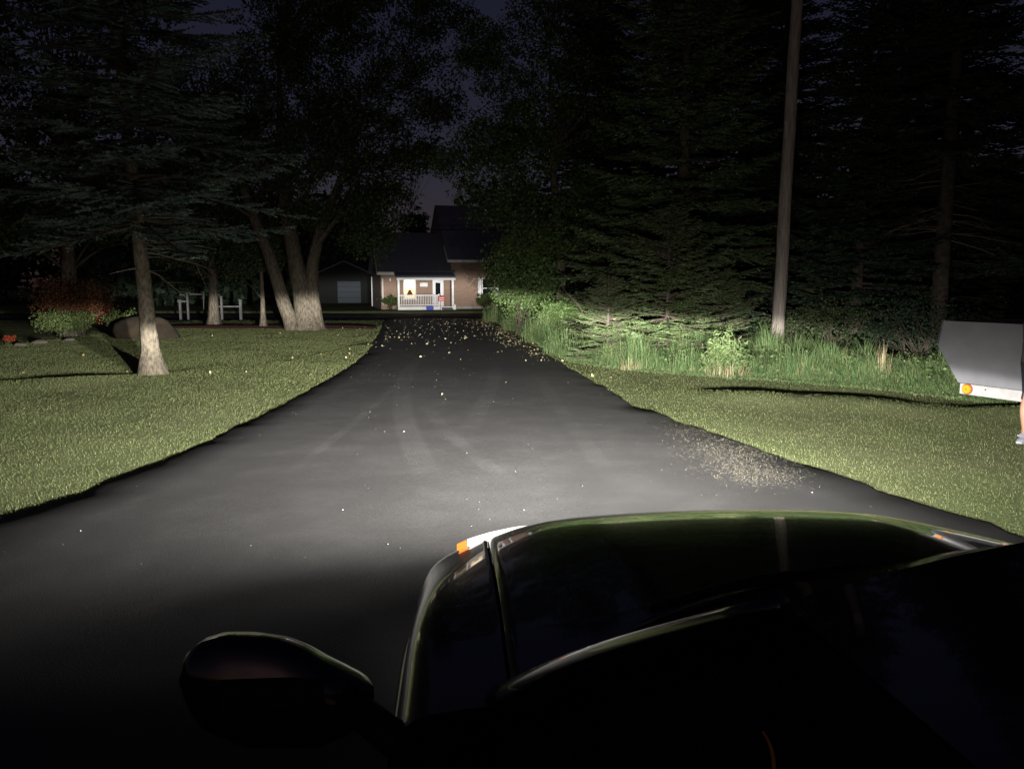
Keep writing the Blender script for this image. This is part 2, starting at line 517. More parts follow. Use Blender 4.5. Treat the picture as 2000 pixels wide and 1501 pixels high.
# ------------------------------------------------------------------ blades of grass
def blades(P, h, w, bend, ang=None, levels=2):
    """arched blades of grass, one island each"""
    n = len(P)
    ang = RNG.uniform(0, 2 * np.pi, n) if ang is None else ang
    d = np.stack([np.cos(ang), np.sin(ang), np.zeros(n)], 1)
    s = np.stack([-np.sin(ang), np.cos(ang), np.zeros(n)], 1)
    up = np.array([0, 0, 1.0])
    V = []
    for k in range(levels):
        t = k / levels
        c = P + d * (bend * t ** 2)[:, None] + up * (h * (t - 0.25 * t ** 2 * np.clip(bend / h, 0, 1)))[:, None]
        ww = w * (1 - 0.5 * t) / 2
        V += [c - s * ww[:, None], c + s * ww[:, None]]
    tip = P + d * bend[:, None] + up * (h * (1 - 0.25 * np.clip(bend / h, 0, 1)))[:, None]
    V.append(tip)
    nv = 2 * levels + 1
    VV = np.stack(V, 1).reshape(-1, 3)
    base = np.arange(n) * nv
    F = []
    for k in range(levels - 1):
        F += [np.stack([base + 2 * k, base + 2 * k + 1, base + 2 * k + 3], 1), np.stack([base + 2 * k, base + 2 * k + 3, base + 2 * k + 2], 1)]
    F.append(np.stack([base + 2 * levels - 2, base + 2 * levels - 1, base + 2 * levels], 1))
    return VV, np.concatenate(F)

def lawn_points(n, x0, x1, y0, y1):
    y = y0 * (y1 / y0) ** RNG.uniform(0, 1, n)          # denser near the car
    x = RNG.uniform(x0, x1, n)
    ok = (x < xl(y) - 0.045 + RNG.normal(0, 0.02, n)) | (x > xr(y) + 0.045 + RNG.normal(0, 0.03, n))
    # thin patches
    ok &= RNG.uniform(0, 1, n) < 0.72 + 0.5 * noise2(x * 1.7, y * 1.7)
    x, y = x[ok], y[ok]
    return np.stack([x, y, H(x, y)], 1)

def build_lawn():
    P = np.concatenate([lawn_points(420000, -15, -1, 5, 33), lawn_points(210000, 1, 13, 5, 24), lawn_points(60000, -16, 3, 14, 40)])
    n = len(P)
    big = np.clip(P[:, 1] / 12, 0.8, 2.2)
    h = RNG.uniform(0.012, 0.030, n) * (0.9 + 0.25 * noise2(P[:, 0] * 3, P[:, 1] * 3)) * np.clip(big, 1, 1.4)
    edge = np.minimum(np.abs(P[:, 0] - xl(P[:, 1])), np.abs(P[:, 0] - xr(P[:, 1])))
    h = h * (1 + 0.7 * np.exp(-edge / 0.12))
    V, F = blades(P, h, RNG.uniform(0.004, 0.008, n) * big, h * RNG.uniform(0.2, 0.9, n), levels=1)
    o = link('lawn_grass', np_me('lawn_grass', V, F), M['lawn_blade'])
    tag(o, 'short dry green blades of the mown lawn', 'grass', kind='stuff')
build_lawn()

# ------------------------------------------------------------------ trees
def norm(v): return v / np.maximum(np.linalg.norm(v, axis=-1, keepdims=True), 1e-9)

def ribbons(Pa, Pb, w):
    """two crossed, tapering needle-clad ribbons per twig"""
    n = len(Pa)
    d = norm(Pb - Pa)
    rnd = norm(RNG.normal(size=(n, 3)))
    a = norm(np.cross(d, rnd)); b = np.cross(d, a)
    mid = Pa * 0.6 + Pb * 0.4
    V, F = [], []
    for k, s in enumerate((a, b)):
        q = np.stack([Pa, mid + s * w[:, None], Pb, mid - s * w[:, None]], 1).reshape(-1, 3)
        V.append(q)
        F.append((np.arange(n) * 4)[:, None] + np.array([0, 1, 2, 3]) + k * 4 * n)
    return np.concatenate(V), np.concatenate(F)

def spruce_parts(height, rad, z0, seed, whorl=0.34, droop=0.22, twig=0.16, per=5.5, power=0.75, keep=1.0, wid=0.027, gap=0.085):
    rg = np.random.default_rng(seed)
    Sa, Sb, Wd = [], [], []
    wood = MB()
    z = z0
    while z < height - 0.25:
        f = (height - z) / (height - z0)
        Lb = rad * f ** power
        for k in range(int(per + rg.uniform(0, 1.8))):
            if rg.uniform() > keep: continue
            az = rg.uniform(0, 2 * math.pi)
            Lk = Lb * rg.uniform(0.62, 1.12) + 0.12
            el = math.tan(R(rg.uniform(-14, 8) + 34 * (1 - f)))
            dh = np.array([math.cos(az), math.sin(az), 0.0])
            sd = np.array([-dh[1], dh[0], 0.0])
            zz = z + rg.uniform(-0.5, 0.5) * whorl
            dr = droop * rg.uniform(0.6, 1.4)
            def ax(s):
                s = np.asarray(s)[..., None]
                return np.array([0, 0, zz]) + dh * s * Lk + np.array([0, 0, 1.0]) * (el * s * Lk - dr * Lk * (s ** 2 - 0.75 * s ** 4))
            ss = np.linspace(0, 1, 5)
            pts = ax(ss)
            wood.tube([tuple(p) for p in pts], [0.012 + 0.011 * Lk * (1 - s) for s in ss], 4, cap=False)
            nb = max(5, int(Lk / 0.085))
            s = np.linspace(0.14, 1.0, nb) + rg.uniform(-0.02, 0.02, nb)
            o = ax(s)
            side = np.where(np.arange(nb) % 2 == 0, 1.0, -1.0)
            bl = (0.10 + 0.42 * Lk * (1.02 - s) * np.clip(s * 2.2, 0.3, 1)) * rg.uniform(0.7, 1.15, nb)
            bl = np.minimum(bl, 0.75)
            fw = rg.uniform(0.55, 0.95, nb)
            bd = norm(dh[None] * fw[:, None] + sd[None] * side[:, None] * 0.8 + np.array([0, 0, 1.0]) * rg.uniform(-0.35, 0.12, nb)[:, None])
            e = o + bd * bl[:, None]
            Sa.append(o); Sb.append(e); Wd.append(np.full(nb, wid * 1.2))
            # side twigs
            for q in range(nb):
                nt_ = max(2, int(bl[q] / gap))
                t = np.linspace(0.2, 1, nt_)
                po = o[q] + bd[q] * (bl[q] * t)[:, None]
                perp = norm(np.cross(bd[q], np.array([0, 0, 1.0])))
                sgn = np.where(np.arange(nt_) % 2 == 0, 1, -1)[:, None]
                td = norm(bd[q][None] * 0.9 + perp[None] * sgn * 0.75 + rg.normal(0, 0.22, (nt_, 3)))
                tl = twig * rg.uniform(0.55, 1.15, nt_) * (1.1 - 0.5 * t)
                Sa.append(po); Sb.append(po + td * tl[:, None]); Wd.append(np.full(nt_, wid))
        z += whorl * (0.55 + 0.6 * f)
    return np.concatenate(Sa), np.concatenate(Sb), np.concatenate(Wd), wood

SPR = {}
def spruce_mesh(key, **k):
    if key not in SPR:
        a, b_, w, wood = spruce_parts(**k)
        SPR[key] = (np_me('crown', *ribbons(a, b_, w)), wood)
    return SPR[key]

def trunk_tube(pts, rad, flare=0.0, n=14):
    """bumpy trunk with root flare"""
    pts = [Vector(p) for p in pts]
    out = MB()
    P, Rr = [], []
    for i in range(len(pts) - 1):
        st = 6
        for k in range(st):
            t = k / st
            P.append(pts[i].lerp(pts[i + 1], t)); Rr.append(rad[i] * (1 - t) + rad[i + 1] * t)
    P.append(pts[-1]); Rr.append(rad[-1])
    ph = random.uniform(0, 6)
    b0 = 0
    vs, fs = [], []
    for i, (p, r) in enumerate(zip(P, Rr)):
        hh = max(p.z - P[0].z, 0)
        for k in range(n):
            a = 2 * math.pi * k / n
            f = 1 + flare * math.exp(-hh / 0.32) * (1 + 0.5 * math.sin(5 * a + ph)) + 0.05 * math.sin(3 * a + p.z * 2 + ph) + 0.03 * math.sin(7 * a - p.z * 5)
            vs.append((p.x + math.cos(a) * r * f, p.y + math.sin(a) * r * f, p.z))
    for i in range(len(P) - 1):
        for k in range(n):
            k2 = (k + 1) % n
            fs.append((i * n + k, i * n + k2, (i + 1) * n + k2, (i + 1) * n + k))
    return out.add(vs, fs)

def spruce(label, x, y, key, kw, needles, scale=1.0, rz=0.0, lean=(0, 0), trunk_r=None, group=None, dead=0, cat='tree', flare=0.5, bark='bark_spruce'):
    root = empty('spruce_tree', (x, y, float(H(x, y)) - 0.03), 0)
    tag(root, label, cat, group)
    me, wood = spruce_mesh(key, **kw)
    h = kw['height'] * scale
    tr = trunk_r or 0.012 * h
    lx, ly = lean
    t = trunk_tube([(0, 0, 0), (lx * 0.22, ly * 0.22, h * 0.22), (lx * 0.45, ly * 0.45, h * 0.5), (lx, ly, h * 0.98)], [tr, tr * 0.85, tr * 0.6, 0.02], flare)
    t.build('trunk', M[bark], root, smooth=True)
    sh = Matrix.Identity(4); sh[0][2] = lx / h; sh[1][2] = ly / h
    mx = sh @ Matrix.Rotation(rz, 4, 'Z') @ Matrix.Scale(scale, 4)
    c = link('crown', me, None, root)
    if not me.materials: me.materials.append(needles)
    c.material_slots[0].link = 'OBJECT'
    c.material_slots[0].material = needles
    c.matrix_local = mx
    wme = SPR.setdefault(key + '_wood', None)
    if wme is None:
        wme = bpy.data.meshes.new('branches'); wme.from_pydata(wood.v, [], wood.f); wme.materials.append(M['twig'])
        SPR[key + '_wood'] = wme
    w = tag(link('branches', wme, None, root), kind='stuff')
    w.matrix_local = mx
    if dead:
        d = MB()
        for k in range(dead):
            z = random.uniform(0.5, 1.0) * kw['z0'] * scale + 0.4
            a = random.uniform(0, 6.28); Lk = random.uniform(0.5, 1.9)
            p = [Vector((lx * z / h, ly * z / h, z))]
            dv = Vector((math.cos(a), math.sin(a), random.uniform(-0.35, 0.15)))
            for s in range(1, 5):
                p.append(p[0] + dv * Lk * s / 4 + Vector((random.uniform(-.06, .06), random.uniform(-.06, .06), -0.12 * (s / 4) ** 2 * Lk)))
            d.tube(p, [0.016, 0.013, 0.01, 0.007, 0.003], 4, cap=False)
            for s in (2, 3):
                d.tube([p[s], p[s] + (dv + Vector((random.uniform(-1, 1), random.uniform(-1, 1), random.uniform(-.4, .3)))).normalized() * Lk * 0.35], [0.006, 0.002], 3, cap=False)
        tag(d.build('dead_branches', M['deadwood'], root), kind='stuff')
    return root

def leaves(C, size, flat=0.5, aspect=0.75):
    """kite-shaped folded leaves around centres C"""
    n = len(C)
    nrm = RNG.normal(size=(n, 3)); nrm[:, 2] += flat * np.sign(RNG.uniform(-0.2, 1, n)); nrm = norm(nrm)
    t = norm(np.cross(nrm, norm(RNG.normal(size=(n, 3)))))
    s = np.cross(nrm, t)
    size = size[:, None]
    a = C - t * size * 0.5
    b_ = C + t * size * 0.5 - nrm * size * 0.12
    l = C - t * size * 0.08 + s * size * aspect * 0.5 + nrm * size * 0.10
    r = C - t * size * 0.08 - s * size * aspect * 0.5 + nrm * size * 0.10
    V = np.stack([a, l, b_, r], 1).reshape(-1, 3)
    i = np.arange(n) * 4
    F = np.concatenate([np.stack([i, i + 1, i + 2], 1), np.stack([i, i + 2, i + 3], 1)])
    return V, F

def in_ellipsoids(ells, n, shell=0.55):
    w = np.array([e[3] * e[4] * e[5] for e in ells]) ** (2 / 3)
    k = RNG.choice(len(ells), n, p=w / w.sum())
    d = norm(RNG.normal(size=(n, 3)))
    r = (shell + (1 - shell) * RNG.uniform(0, 1, n)) * (0.85 + 0.3 * RNG.uniform(0, 1, n) ** 3)
    E = np.array(ells)[k]
    return E[:, :3] + d * E[:, 3:6] * r[:, None]

def clump_crown(ells, clumps, per, size, spread, shell=0.5):
    c = in_ellipsoids(ells, clumps, shell)
    n = clumps * per
    k = np.repeat(np.arange(clumps), per)
    sp = RNG.uniform(0.6, 1.3, clumps) * spread
    off = norm(RNG.normal(size=(n, 3))) * (RNG.uniform(0, 1, n) ** 0.45 * 1.75)[:, None] * sp[k][:, None] * np.array([1, 1, 0.6])
    V, F = leaves(c[k] + off, RNG.uniform(0.65, 1.25, n) * size)
    return c, V, F

def broadleaf(name, label, base, stems, ells, clumps, per, size, spread, leafm, barkm=None, flare=0.6, group=None, twigs=140, shell=0.5, cat='tree'):
    bx, by = base
    root = empty(name, (bx, by, float(H(bx, by)) - 0.04))
    tag(root, label, cat, group)
    for i, (pts, rad) in enumerate(stems):
        trunk_tube(pts, rad, flare if i < 3 else 0.1).build('trunk' if i == 0 else 'stem', barkm or M['bark'], root, smooth=True)
    c, V, F = clump_crown(ells, clumps, per, size, spread, shell)
    tw = MB()
    ends = [(Vector(p), r) for pts, rad in stems for p, r in list(zip(pts, rad))[1:]]
    for k in range(min(twigs, clumps)):
        q = Vector(c[k])
        cand = [e for e in ends if e[0].z < q.z + 0.8] or ends
        e = min(cand, key=lambda e: (e[0] - q).length + random.uniform(0, 0.8))
        p0 = e[0]; md = p0.lerp(q, 0.5) + Vector((random.uniform(-.3, .3), random.uniform(-.3, .3), random.uniform(-.1, .5)))
        r0 = min(e[1] * 0.5, 0.012 + 0.014 * (q - p0).length)
        tw.tube([p0, p0.lerp(md, 0.5) + Vector((0, 0, 0.08)), md, q], [r0, r0 * 0.75, r0 * 0.5, 0.006], 5, cap=False)
    tag(tw.build('branches', M['twig'], root), kind='stuff')
    link('crown', np_me('crown', V, F), leafm, root)
    return root

def shrub(name, label, x, y, rx, ry, h, n, size, leafm, cat='bush', group=None, z=None, stems=12):
    root = empty(name, (x, y, float(H(x, y)) if z is None else z))
    tag(root, label, cat, group)
    ells = [(0, 0, h * 0.5, rx * 0.9, ry * 0.9, h * 0.42)]
    for k in range(5):
        a = 6.28 * k / 5 + random.uniform(-.4, .4)
        ells.append((math.cos(a) * rx * 0.5, math.sin(a) * ry * 0.5, h * random.uniform(0.35, 0.68), rx * 0.45, ry * 0.45, h * 0.3))
    cl = max(10, n // 26)
    c, V, F = clump_crown(ells, cl, 26, size, 0.11 * (rx + h) / 2 + 0.02, 0.35)
    V[:, 2] = np.maximum(V[:, 2], 0.015)
    st = MB()
    for k in range(stems):
        q = Vector(c[k % cl]); p = Vector((random.uniform(-.2, .2) * rx, random.uniform(-.2, .2) * ry, -0.05))
        st.tube([p, p.lerp(q, 0.5) + Vector((0, 0, 0.1 * h)), q], [0.012, 0.008, 0.003], 4, cap=False)
    tag(st.build('stems', M['twig'], root), kind='stuff')
    link('foliage', np_me('foliage', V, F), leafm, root)
    return root

# ------------------------------------------------------------------ trees on the left
p = G(300, 727)
KW_BLUE = dict(height=13.5, rad=3.1, z0=3.0, seed=3, whorl=0.33, droop=0.20, twig=0.15, per=8, wid=0.018, gap=0.06)
spruce('tall blue-green spruce on the left lawn with a bare lower trunk', p.x, p.y, 'blue', KW_BLUE, M['needle_blue'],
       lean=(-0.75, 0.2), trunk_r=0.155, dead=14, rz=0.4, flare=0.75)

p = G(595, 642)
bx, by = p.x, p.y
stems = [([(0.15, 0, 0), (0.0, 0.1, 1.2), (-0.35, 0.1, 3.0), (-0.6, 0.2, 4.6), (-0.75, 0.3, 7.0), (-0.7, 0.3, 10.5)], [0.52, 0.40, 0.30, 0.26, 0.2, 0.06]),
         ([(-0.32, -0.25, 0), (-0.75, -0.2, 1.2), (-1.25, -0.15, 3.0), (-1.9, -0.1, 4.7), (-2.7, 0.2, 7.2), (-3.4, 0.4, 10)], [0.27, 0.27, 0.24, 0.2, 0.14, 0.04]),
         ([(0.42, 0.1, 0), (0.3, 0.1, 1.3), (0.35, 0.1, 2.6), (0.75, 0.0, 4.0), (1.9, -0.2, 6.4), (3.0, -0.4, 9)], [0.30, 0.30, 0.24, 0.2, 0.12, 0.04]),
         ([(0.55, 0.0, 3.3), (1.6, -0.6, 4.4), (3.2, -0.9, 4.9), (4.4, -1.0, 4.6)], [0.13, 0.1, 0.06, 0.02]),
         ([(-1.6, -0.1, 4.2), (-2.9, -0.8, 5.2), (-4.4, -1.2, 5.6)], [0.11, 0.07, 0.02]),
         ([(-0.62, 0.2, 4.8), (0.1, -1.2, 6.4), (0.6, -2.4, 7.4)], [0.12, 0.08, 0.02])]
ells = [(-0.3, 0, 8.6, 3.6, 3.4, 3.6), (-3.0, 0, 7.6, 2.2, 2.4, 2.6), (2.6, -0.2, 7.4, 2.3, 2.4, 2.6), (3.2, -0.6, 4.9, 1.7, 1.8, 1.25),
        (2.7, -0.6, 3.6, 1.2, 1.3, 0.8), (-3.2, -0.6, 5.6, 1.6, 1.8, 1.1), (0.4, -1.8, 6.4, 2.0, 1.6, 1.6), (1.0, 0, 11.4, 3.0, 2.8, 1.6), (4.3, -0.5, 9.6, 1.6, 1.8, 1.3), (0.6, -0.3, 4.6, 1.4, 1.2, 0.7), (5.3, -0.5, 8.4, 1.3, 1.4, 0.9), (4.6, -0.5, 6.6, 1.2, 1.3, 0.8), (5.4, -0.5, 11.6, 1.7, 1.6, 1.2), (2.0, 0, 13.4, 4.0, 3, 1.4)]
broadleaf('maple_tree', 'big leafy tree with three spreading stems beside the driveway on the left', (bx, by), stems, ells, 1350, 62, 0.12, 0.36, M['maple'], twigs=240, flare=0.3, shell=0.35)

p = G(514, 637)
broadleaf('young_tree', 'slender pale-trunked young tree left of the big multi-stemmed tree', (p.x, p.y),
          [([(0, 0, 0), (0.02, 0, 1.2), (0.0, 0.05, 2.4), (0.05, 0, 4.2)], [0.11, 0.085, 0.07, 0.02])],
          [(0, 0, 3.4, 1.3, 1.3, 1.3), (-0.8, -0.2, 2.6, 0.9, 0.9, 0.7)], 130, 34, 0.12, 0.26, M['maple'], twigs=50, flare=0.8)

# trees behind on the left lawn, mostly lost in the dark
broadleaf('lawn_tree', 'dark leafy tree behind the blue spruce, far left of the lawn', (-15.5, 27),
          [([(0, 0, 0), (0.1, 0, 2.2), (0.2, 0, 5)], [0.3, 0.24, 0.12])],
          [(0, 0, 5.6, 3.6, 3.2, 2.6), (-2, 0, 4.2, 2.2, 2.2, 1.4), (2.2, 0, 4.6, 2.2, 2.2, 1.6), (-0.5, 0, 9.5, 3.6, 3.0, 3.4), (2.5, 0, 12.5, 3.2, 3, 2.6)], 640, 36, 0.17, 0.4, M['maple'], twigs=60)
broadleaf('lawn_tree', 'dark leafy tree between the blue spruce and the multi-stemmed tree', (-13.2, 34),
          [([(0, 0, 0), (0.1, 0, 2.0), (0, 0, 5)], [0.22, 0.18, 0.1])],
          [(0, 0, 4.6, 3.0, 2.6, 2.2), (-0.5, 0, 8.4, 3.0, 2.6, 3.0), (1.6, 0, 3.3, 1.8, 1.6, 1.0), (-1.4, -0.5, 3.4, 1.8, 1.6, 1.1)], 520, 36, 0.15, 0.36, M['maple'], twigs=60)

# ------------------------------------------------------------------ trees on the right
broadleaf('maple_tree', 'bright-leaved tree overhanging the driveway on the right', (1.62, 26.0),
          [([(0, 0, 0), (0.05, 0, 1.6), (-0.05, 0, 3.2), (-0.3, 0, 6), (-0.4, 0, 9.5)], [0.2, 0.17, 0.15, 0.11, 0.03]),
           ([(0, 0, 2.9), (-0.8, -0.5, 3.8), (-1.9, -0.9, 4.3)], [0.09, 0.06, 0.02]),
           ([(0, 0, 2.6), (0.6, -0.6, 3.3), (1.0, -1.4, 3.6)], [0.08, 0.05, 0.02])],
          [(-0.5, 0, 7.6, 2.7, 2.6, 3.0), (-1.9, -0.6, 4.6, 1.7, 1.7, 1.3), (0.6, -1.0, 4.3, 1.6, 1.5, 1.2), (-0.9, -1.2, 3.2, 1.3, 1.2, 0.75),
           (-2.2, -0.4, 6.4, 1.5, 1.6, 1.2), (-0.2, -0.4, 11.4, 2.3, 2.3, 2.0), (-2.7, -0.2, 9.3, 1.2, 1.3, 1.2), (-3.3, -0.5, 5.7, 1.1, 1.1, 0.7), (-1.5, -1.3, 2.6, 1.2, 1.0, 0.7), (-0.6, -1.6, 2.0, 1.0, 0.9, 0.7), (0.9, -1.5, 3.0, 1.2, 1.1, 0.9)], 820, 60, 0.10, 0.29, M['maple_bright'], twigs=150, flare=0.4, shell=0.35)

KW_YOUNG = dict(height=3.75, rad=1.75, z0=0.15, seed=21, whorl=0.17, droop=0.20, twig=0.12, per=8, power=0.7, wid=0.013, gap=0.05)
KW_BIG = dict(height=15.0, rad=3.3, z0=0.5, seed=8, whorl=0.38, droop=0.30, twig=0.19, per=8, power=0.7, wid=0.022, gap=0.075)
KW_MID = dict(height=11.0, rad=2.7, z0=0.35, seed=14, whorl=0.33, droop=0.28, twig=0.21, per=8.5, power=0.75)
KW_BARE = dict(height=15.0, rad=2.6, z0=4.8, seed=33, whorl=0.42, droop=0.25, twig=0.22, per=7.0, power=0.8, keep=0.9)

spruce('small young spruce with its pointed top in front of the taller evergreens', 3.65, 18.1, 'young', KW_YOUNG, M['needle_young'], trunk_r=0.06, dead=6, bark='bark_dark')
spruce('wide spruce with long drooping lit boughs just left of the utility pole', 4.7, 21.6, 'big', KW_BIG, M['needle'], trunk_r=0.2)
spruce('low bushy young spruce spreading beside the driveway left of the pointed one', 2.2, 17.6, 'young', KW_YOUNG, M['needle_young'], scale=0.55, rz=2.1, trunk_r=0.05, bark='bark_dark')
spruce('low sprawling spruce between the pointed young spruce and the pole', 5.1, 18.6, 'young', KW_YOUNG, M['needle_young'], scale=0.58, rz=4.4, trunk_r=0.05, bark='bark_dark')
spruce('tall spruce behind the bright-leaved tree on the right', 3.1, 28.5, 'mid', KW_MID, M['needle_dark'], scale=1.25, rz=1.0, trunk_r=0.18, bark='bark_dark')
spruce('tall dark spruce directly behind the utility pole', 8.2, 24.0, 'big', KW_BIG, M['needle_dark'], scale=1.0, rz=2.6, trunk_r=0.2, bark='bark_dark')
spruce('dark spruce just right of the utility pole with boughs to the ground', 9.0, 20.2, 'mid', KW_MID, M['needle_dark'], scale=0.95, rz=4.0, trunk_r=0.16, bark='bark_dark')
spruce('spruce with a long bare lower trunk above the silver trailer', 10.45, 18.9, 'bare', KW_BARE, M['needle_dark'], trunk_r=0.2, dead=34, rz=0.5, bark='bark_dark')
shrub('shrub', 'dark brushy shrub beside the far end of the trailer', 8.9, 16.8, 1.4, 0.9, 1.9, 2600, 0.06, M['needle_dark'], stems=40)
shrub('shrub', 'low dark shrub midway between the pole and the trailer', 7.7, 18.2, 1.1, 0.8, 1.7, 1700, 0.06, M['maple'], stems=34)
shrub('shrub', 'leafy undergrowth shrub just right of the pole', 6.95, 19.6, 0.9, 0.7, 1.2, 1300, 0.065, M['maple'], stems=24)
shrub('shrub', 'tall leafy bush under the bright-leaved tree hiding the right end of the house', 0.35, 27.2, 1.35, 1.0, 3.3, 9000, 0.085, M['maple_bright'], stems=20)
shrub('shrub', 'leafy bush against the trunk of the bright-leaved tree', 1.7, 24.4, 1.0, 0.8, 1.7, 4200, 0.075, M['maple_bright'], stems=16)
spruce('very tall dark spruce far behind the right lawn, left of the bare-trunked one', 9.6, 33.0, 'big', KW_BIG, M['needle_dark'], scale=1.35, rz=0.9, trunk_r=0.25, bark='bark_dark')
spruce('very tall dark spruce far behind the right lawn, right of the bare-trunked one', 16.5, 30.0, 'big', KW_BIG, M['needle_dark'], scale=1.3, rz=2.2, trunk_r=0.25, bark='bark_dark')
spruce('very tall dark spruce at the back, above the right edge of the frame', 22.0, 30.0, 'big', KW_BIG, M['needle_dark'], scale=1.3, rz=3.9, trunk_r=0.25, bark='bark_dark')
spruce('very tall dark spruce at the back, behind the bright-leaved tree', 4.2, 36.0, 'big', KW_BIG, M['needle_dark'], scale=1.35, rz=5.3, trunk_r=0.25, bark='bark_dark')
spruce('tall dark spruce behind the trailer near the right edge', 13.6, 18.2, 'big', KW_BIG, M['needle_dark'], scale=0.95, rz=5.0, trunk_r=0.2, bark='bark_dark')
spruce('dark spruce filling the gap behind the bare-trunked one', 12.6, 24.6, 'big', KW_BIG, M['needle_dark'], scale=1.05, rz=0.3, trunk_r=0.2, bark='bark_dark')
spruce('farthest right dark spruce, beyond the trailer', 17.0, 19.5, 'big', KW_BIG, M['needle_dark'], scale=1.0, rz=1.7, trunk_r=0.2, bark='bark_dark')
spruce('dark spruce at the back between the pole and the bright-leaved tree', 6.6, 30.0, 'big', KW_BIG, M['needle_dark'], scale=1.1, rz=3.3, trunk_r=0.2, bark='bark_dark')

# dark wood beyond the street: reads as one mass
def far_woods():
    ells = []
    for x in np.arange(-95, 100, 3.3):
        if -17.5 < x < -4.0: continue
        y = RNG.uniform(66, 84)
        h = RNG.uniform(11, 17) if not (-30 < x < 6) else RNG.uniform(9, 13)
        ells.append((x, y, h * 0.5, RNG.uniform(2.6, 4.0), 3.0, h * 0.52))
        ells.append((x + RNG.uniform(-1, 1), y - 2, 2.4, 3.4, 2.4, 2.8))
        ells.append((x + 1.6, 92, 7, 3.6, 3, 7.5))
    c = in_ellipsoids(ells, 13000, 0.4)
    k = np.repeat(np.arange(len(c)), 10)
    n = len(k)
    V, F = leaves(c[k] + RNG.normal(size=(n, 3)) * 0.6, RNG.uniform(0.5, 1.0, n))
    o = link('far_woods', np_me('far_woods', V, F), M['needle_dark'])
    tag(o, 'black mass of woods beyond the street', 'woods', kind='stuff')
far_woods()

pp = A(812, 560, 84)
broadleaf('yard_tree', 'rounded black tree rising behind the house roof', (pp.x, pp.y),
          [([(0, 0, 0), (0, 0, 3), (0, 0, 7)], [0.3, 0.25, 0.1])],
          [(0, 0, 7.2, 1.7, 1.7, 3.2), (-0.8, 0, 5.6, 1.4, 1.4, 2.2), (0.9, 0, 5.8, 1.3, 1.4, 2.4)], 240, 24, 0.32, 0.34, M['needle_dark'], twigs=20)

# ------------------------------------------------------------------ utility pole
p = G(1517, 694)
root = empty('utility_pole', (p.x, p.y, float(H(p.x, p.y)) - 0.05))
tag(root, 'tall weathered wooden utility pole at the edge of the right lawn', 'pole')
trunk_tube([(0, 0, 0), (0.03, 0, 3), (0.07, 0, 6.0), (0.13, 0, 9.6)], [0.155, 0.148, 0.138, 0.122], 0.0, n=20).build('shaft', M['pole'], root, smooth=True)
hw = MB()
hw.tube([(0.10, -0.17, 8.2), (0.10, 0.20, 8.2)], 0.016, 6)
hw.build('through_bolt', M['alloy'], root)
MB().box(-0.03, 0.17, -0.165, -0.150, 8.9, 9.2).build('bracket_plate', M['alloy'], root)

# overhead cable along the street
pa = A(742, 436, 47.5); pb = A(900, 437, 47.5)
pts = []
for t in np.linspace(-6.0, 9.5, 40):
    q = pa.lerp(pb, t); pts.append((q.x, 47.5, q.z - 0.35 + 0.012 * (t - 0.5) ** 2))
tag(MB().tube(pts, 0.03, 5).build('overhead_cable', M['wire']), 'thin black overhead cable strung along the street in front of the house', 'cable')

# ------------------------------------------------------------------ shrubs, stones and fence on the left
q = G(95, 662)
shrub('shrub', 'reddish-brown leafy shrub at the far left of the lawn', q.x - 0.1, q.y + 1.8, 1.55, 1.0, 2.35, 7500, 0.075, M['red_leaf'])
shrub('shrub', 'rounded green shrub in front of the reddish shrub', q.x + 0.05, q.y + 0.9, 1.15, 0.7, 1.05, 4200, 0.06, M['shrub_leaf'])
shrub('shrub', 'dark green shrub between the reddish shrub and the brown boulder', q.x + 1.35, q.y + 2.2, 0.7, 0.6, 1.0, 2200, 0.06, M['shrub_leaf'])
q2 = G(6, 668)
shrub('flower', 'low bright red flowers at the left edge beside the green shrub', q2.x, q2.y + 0.3, 0.26, 0.22, 0.28, 420, 0.05, leaf_mat('red_petals', [(0.20, 0.03, 0.012), (0.26, 0.05, 0.015), (0.14, 0.02, 0.01)]), cat='flower')

def boulder(label, x, y, rx, ry, h, seed, m, name='boulder'):
    bm = bmesh.new()
    bmesh.ops.create_icosphere(bm, subdivisions=3, radius=1)
    rr = random.Random(seed)
    ph = [rr.uniform(0, 6) for _ in range(6)]
    for v in bm.verts:
        c = v.co
        f = 1 + 0.13 * math.sin(2.1 * c.x + ph[0]) * math.sin(2.4 * c.y + ph[1]) + 0.08 * math.sin(4 * c.z + ph[2] + 2 * c.x) + 0.05 * math.sin(7 * c.x + ph[3]) * math.sin(6 * c.y + ph[4])
        v.co = Vector((c.x * rx * f, c.y * ry * f, max(c.z, -0.35) * h * f))
    me = bpy.data.meshes.new(name); bm.to_mesh(me); bm.free()
    o = link(name, me, m, smooth=True)
    o.location = (x, y, float(H(x, y)) + 0.12 * h)
    return tag(o, label, 'boulder')
q = G(222, 668)
boulder('large brown rounded boulder behind the blue spruce trunk', q.x, q.y + 2.2, 1.05, 0.6, 0.72, 8, M['stone'])
q = G(320, 645)
boulder('small pale stone just right of the blue spruce trunk', q.x, q.y, 0.24, 0.2, 0.24, 5, M['stone_pale'])
for k, (px, py, s, lb) in enumerate(((78, 668, 0.17, 'pale edging stone below the green shrub, right one'), (40, 672, 0.13, 'pale edging stone below the green shrub, left one'), (135, 663, 0.13, 'pale edging stone nearest the brown boulder'))):
    q = G(px, py)
    boulder(lb, q.x, q.y, s * 1.3, s, s * 0.6, 10 + k, M['stone_pale'])

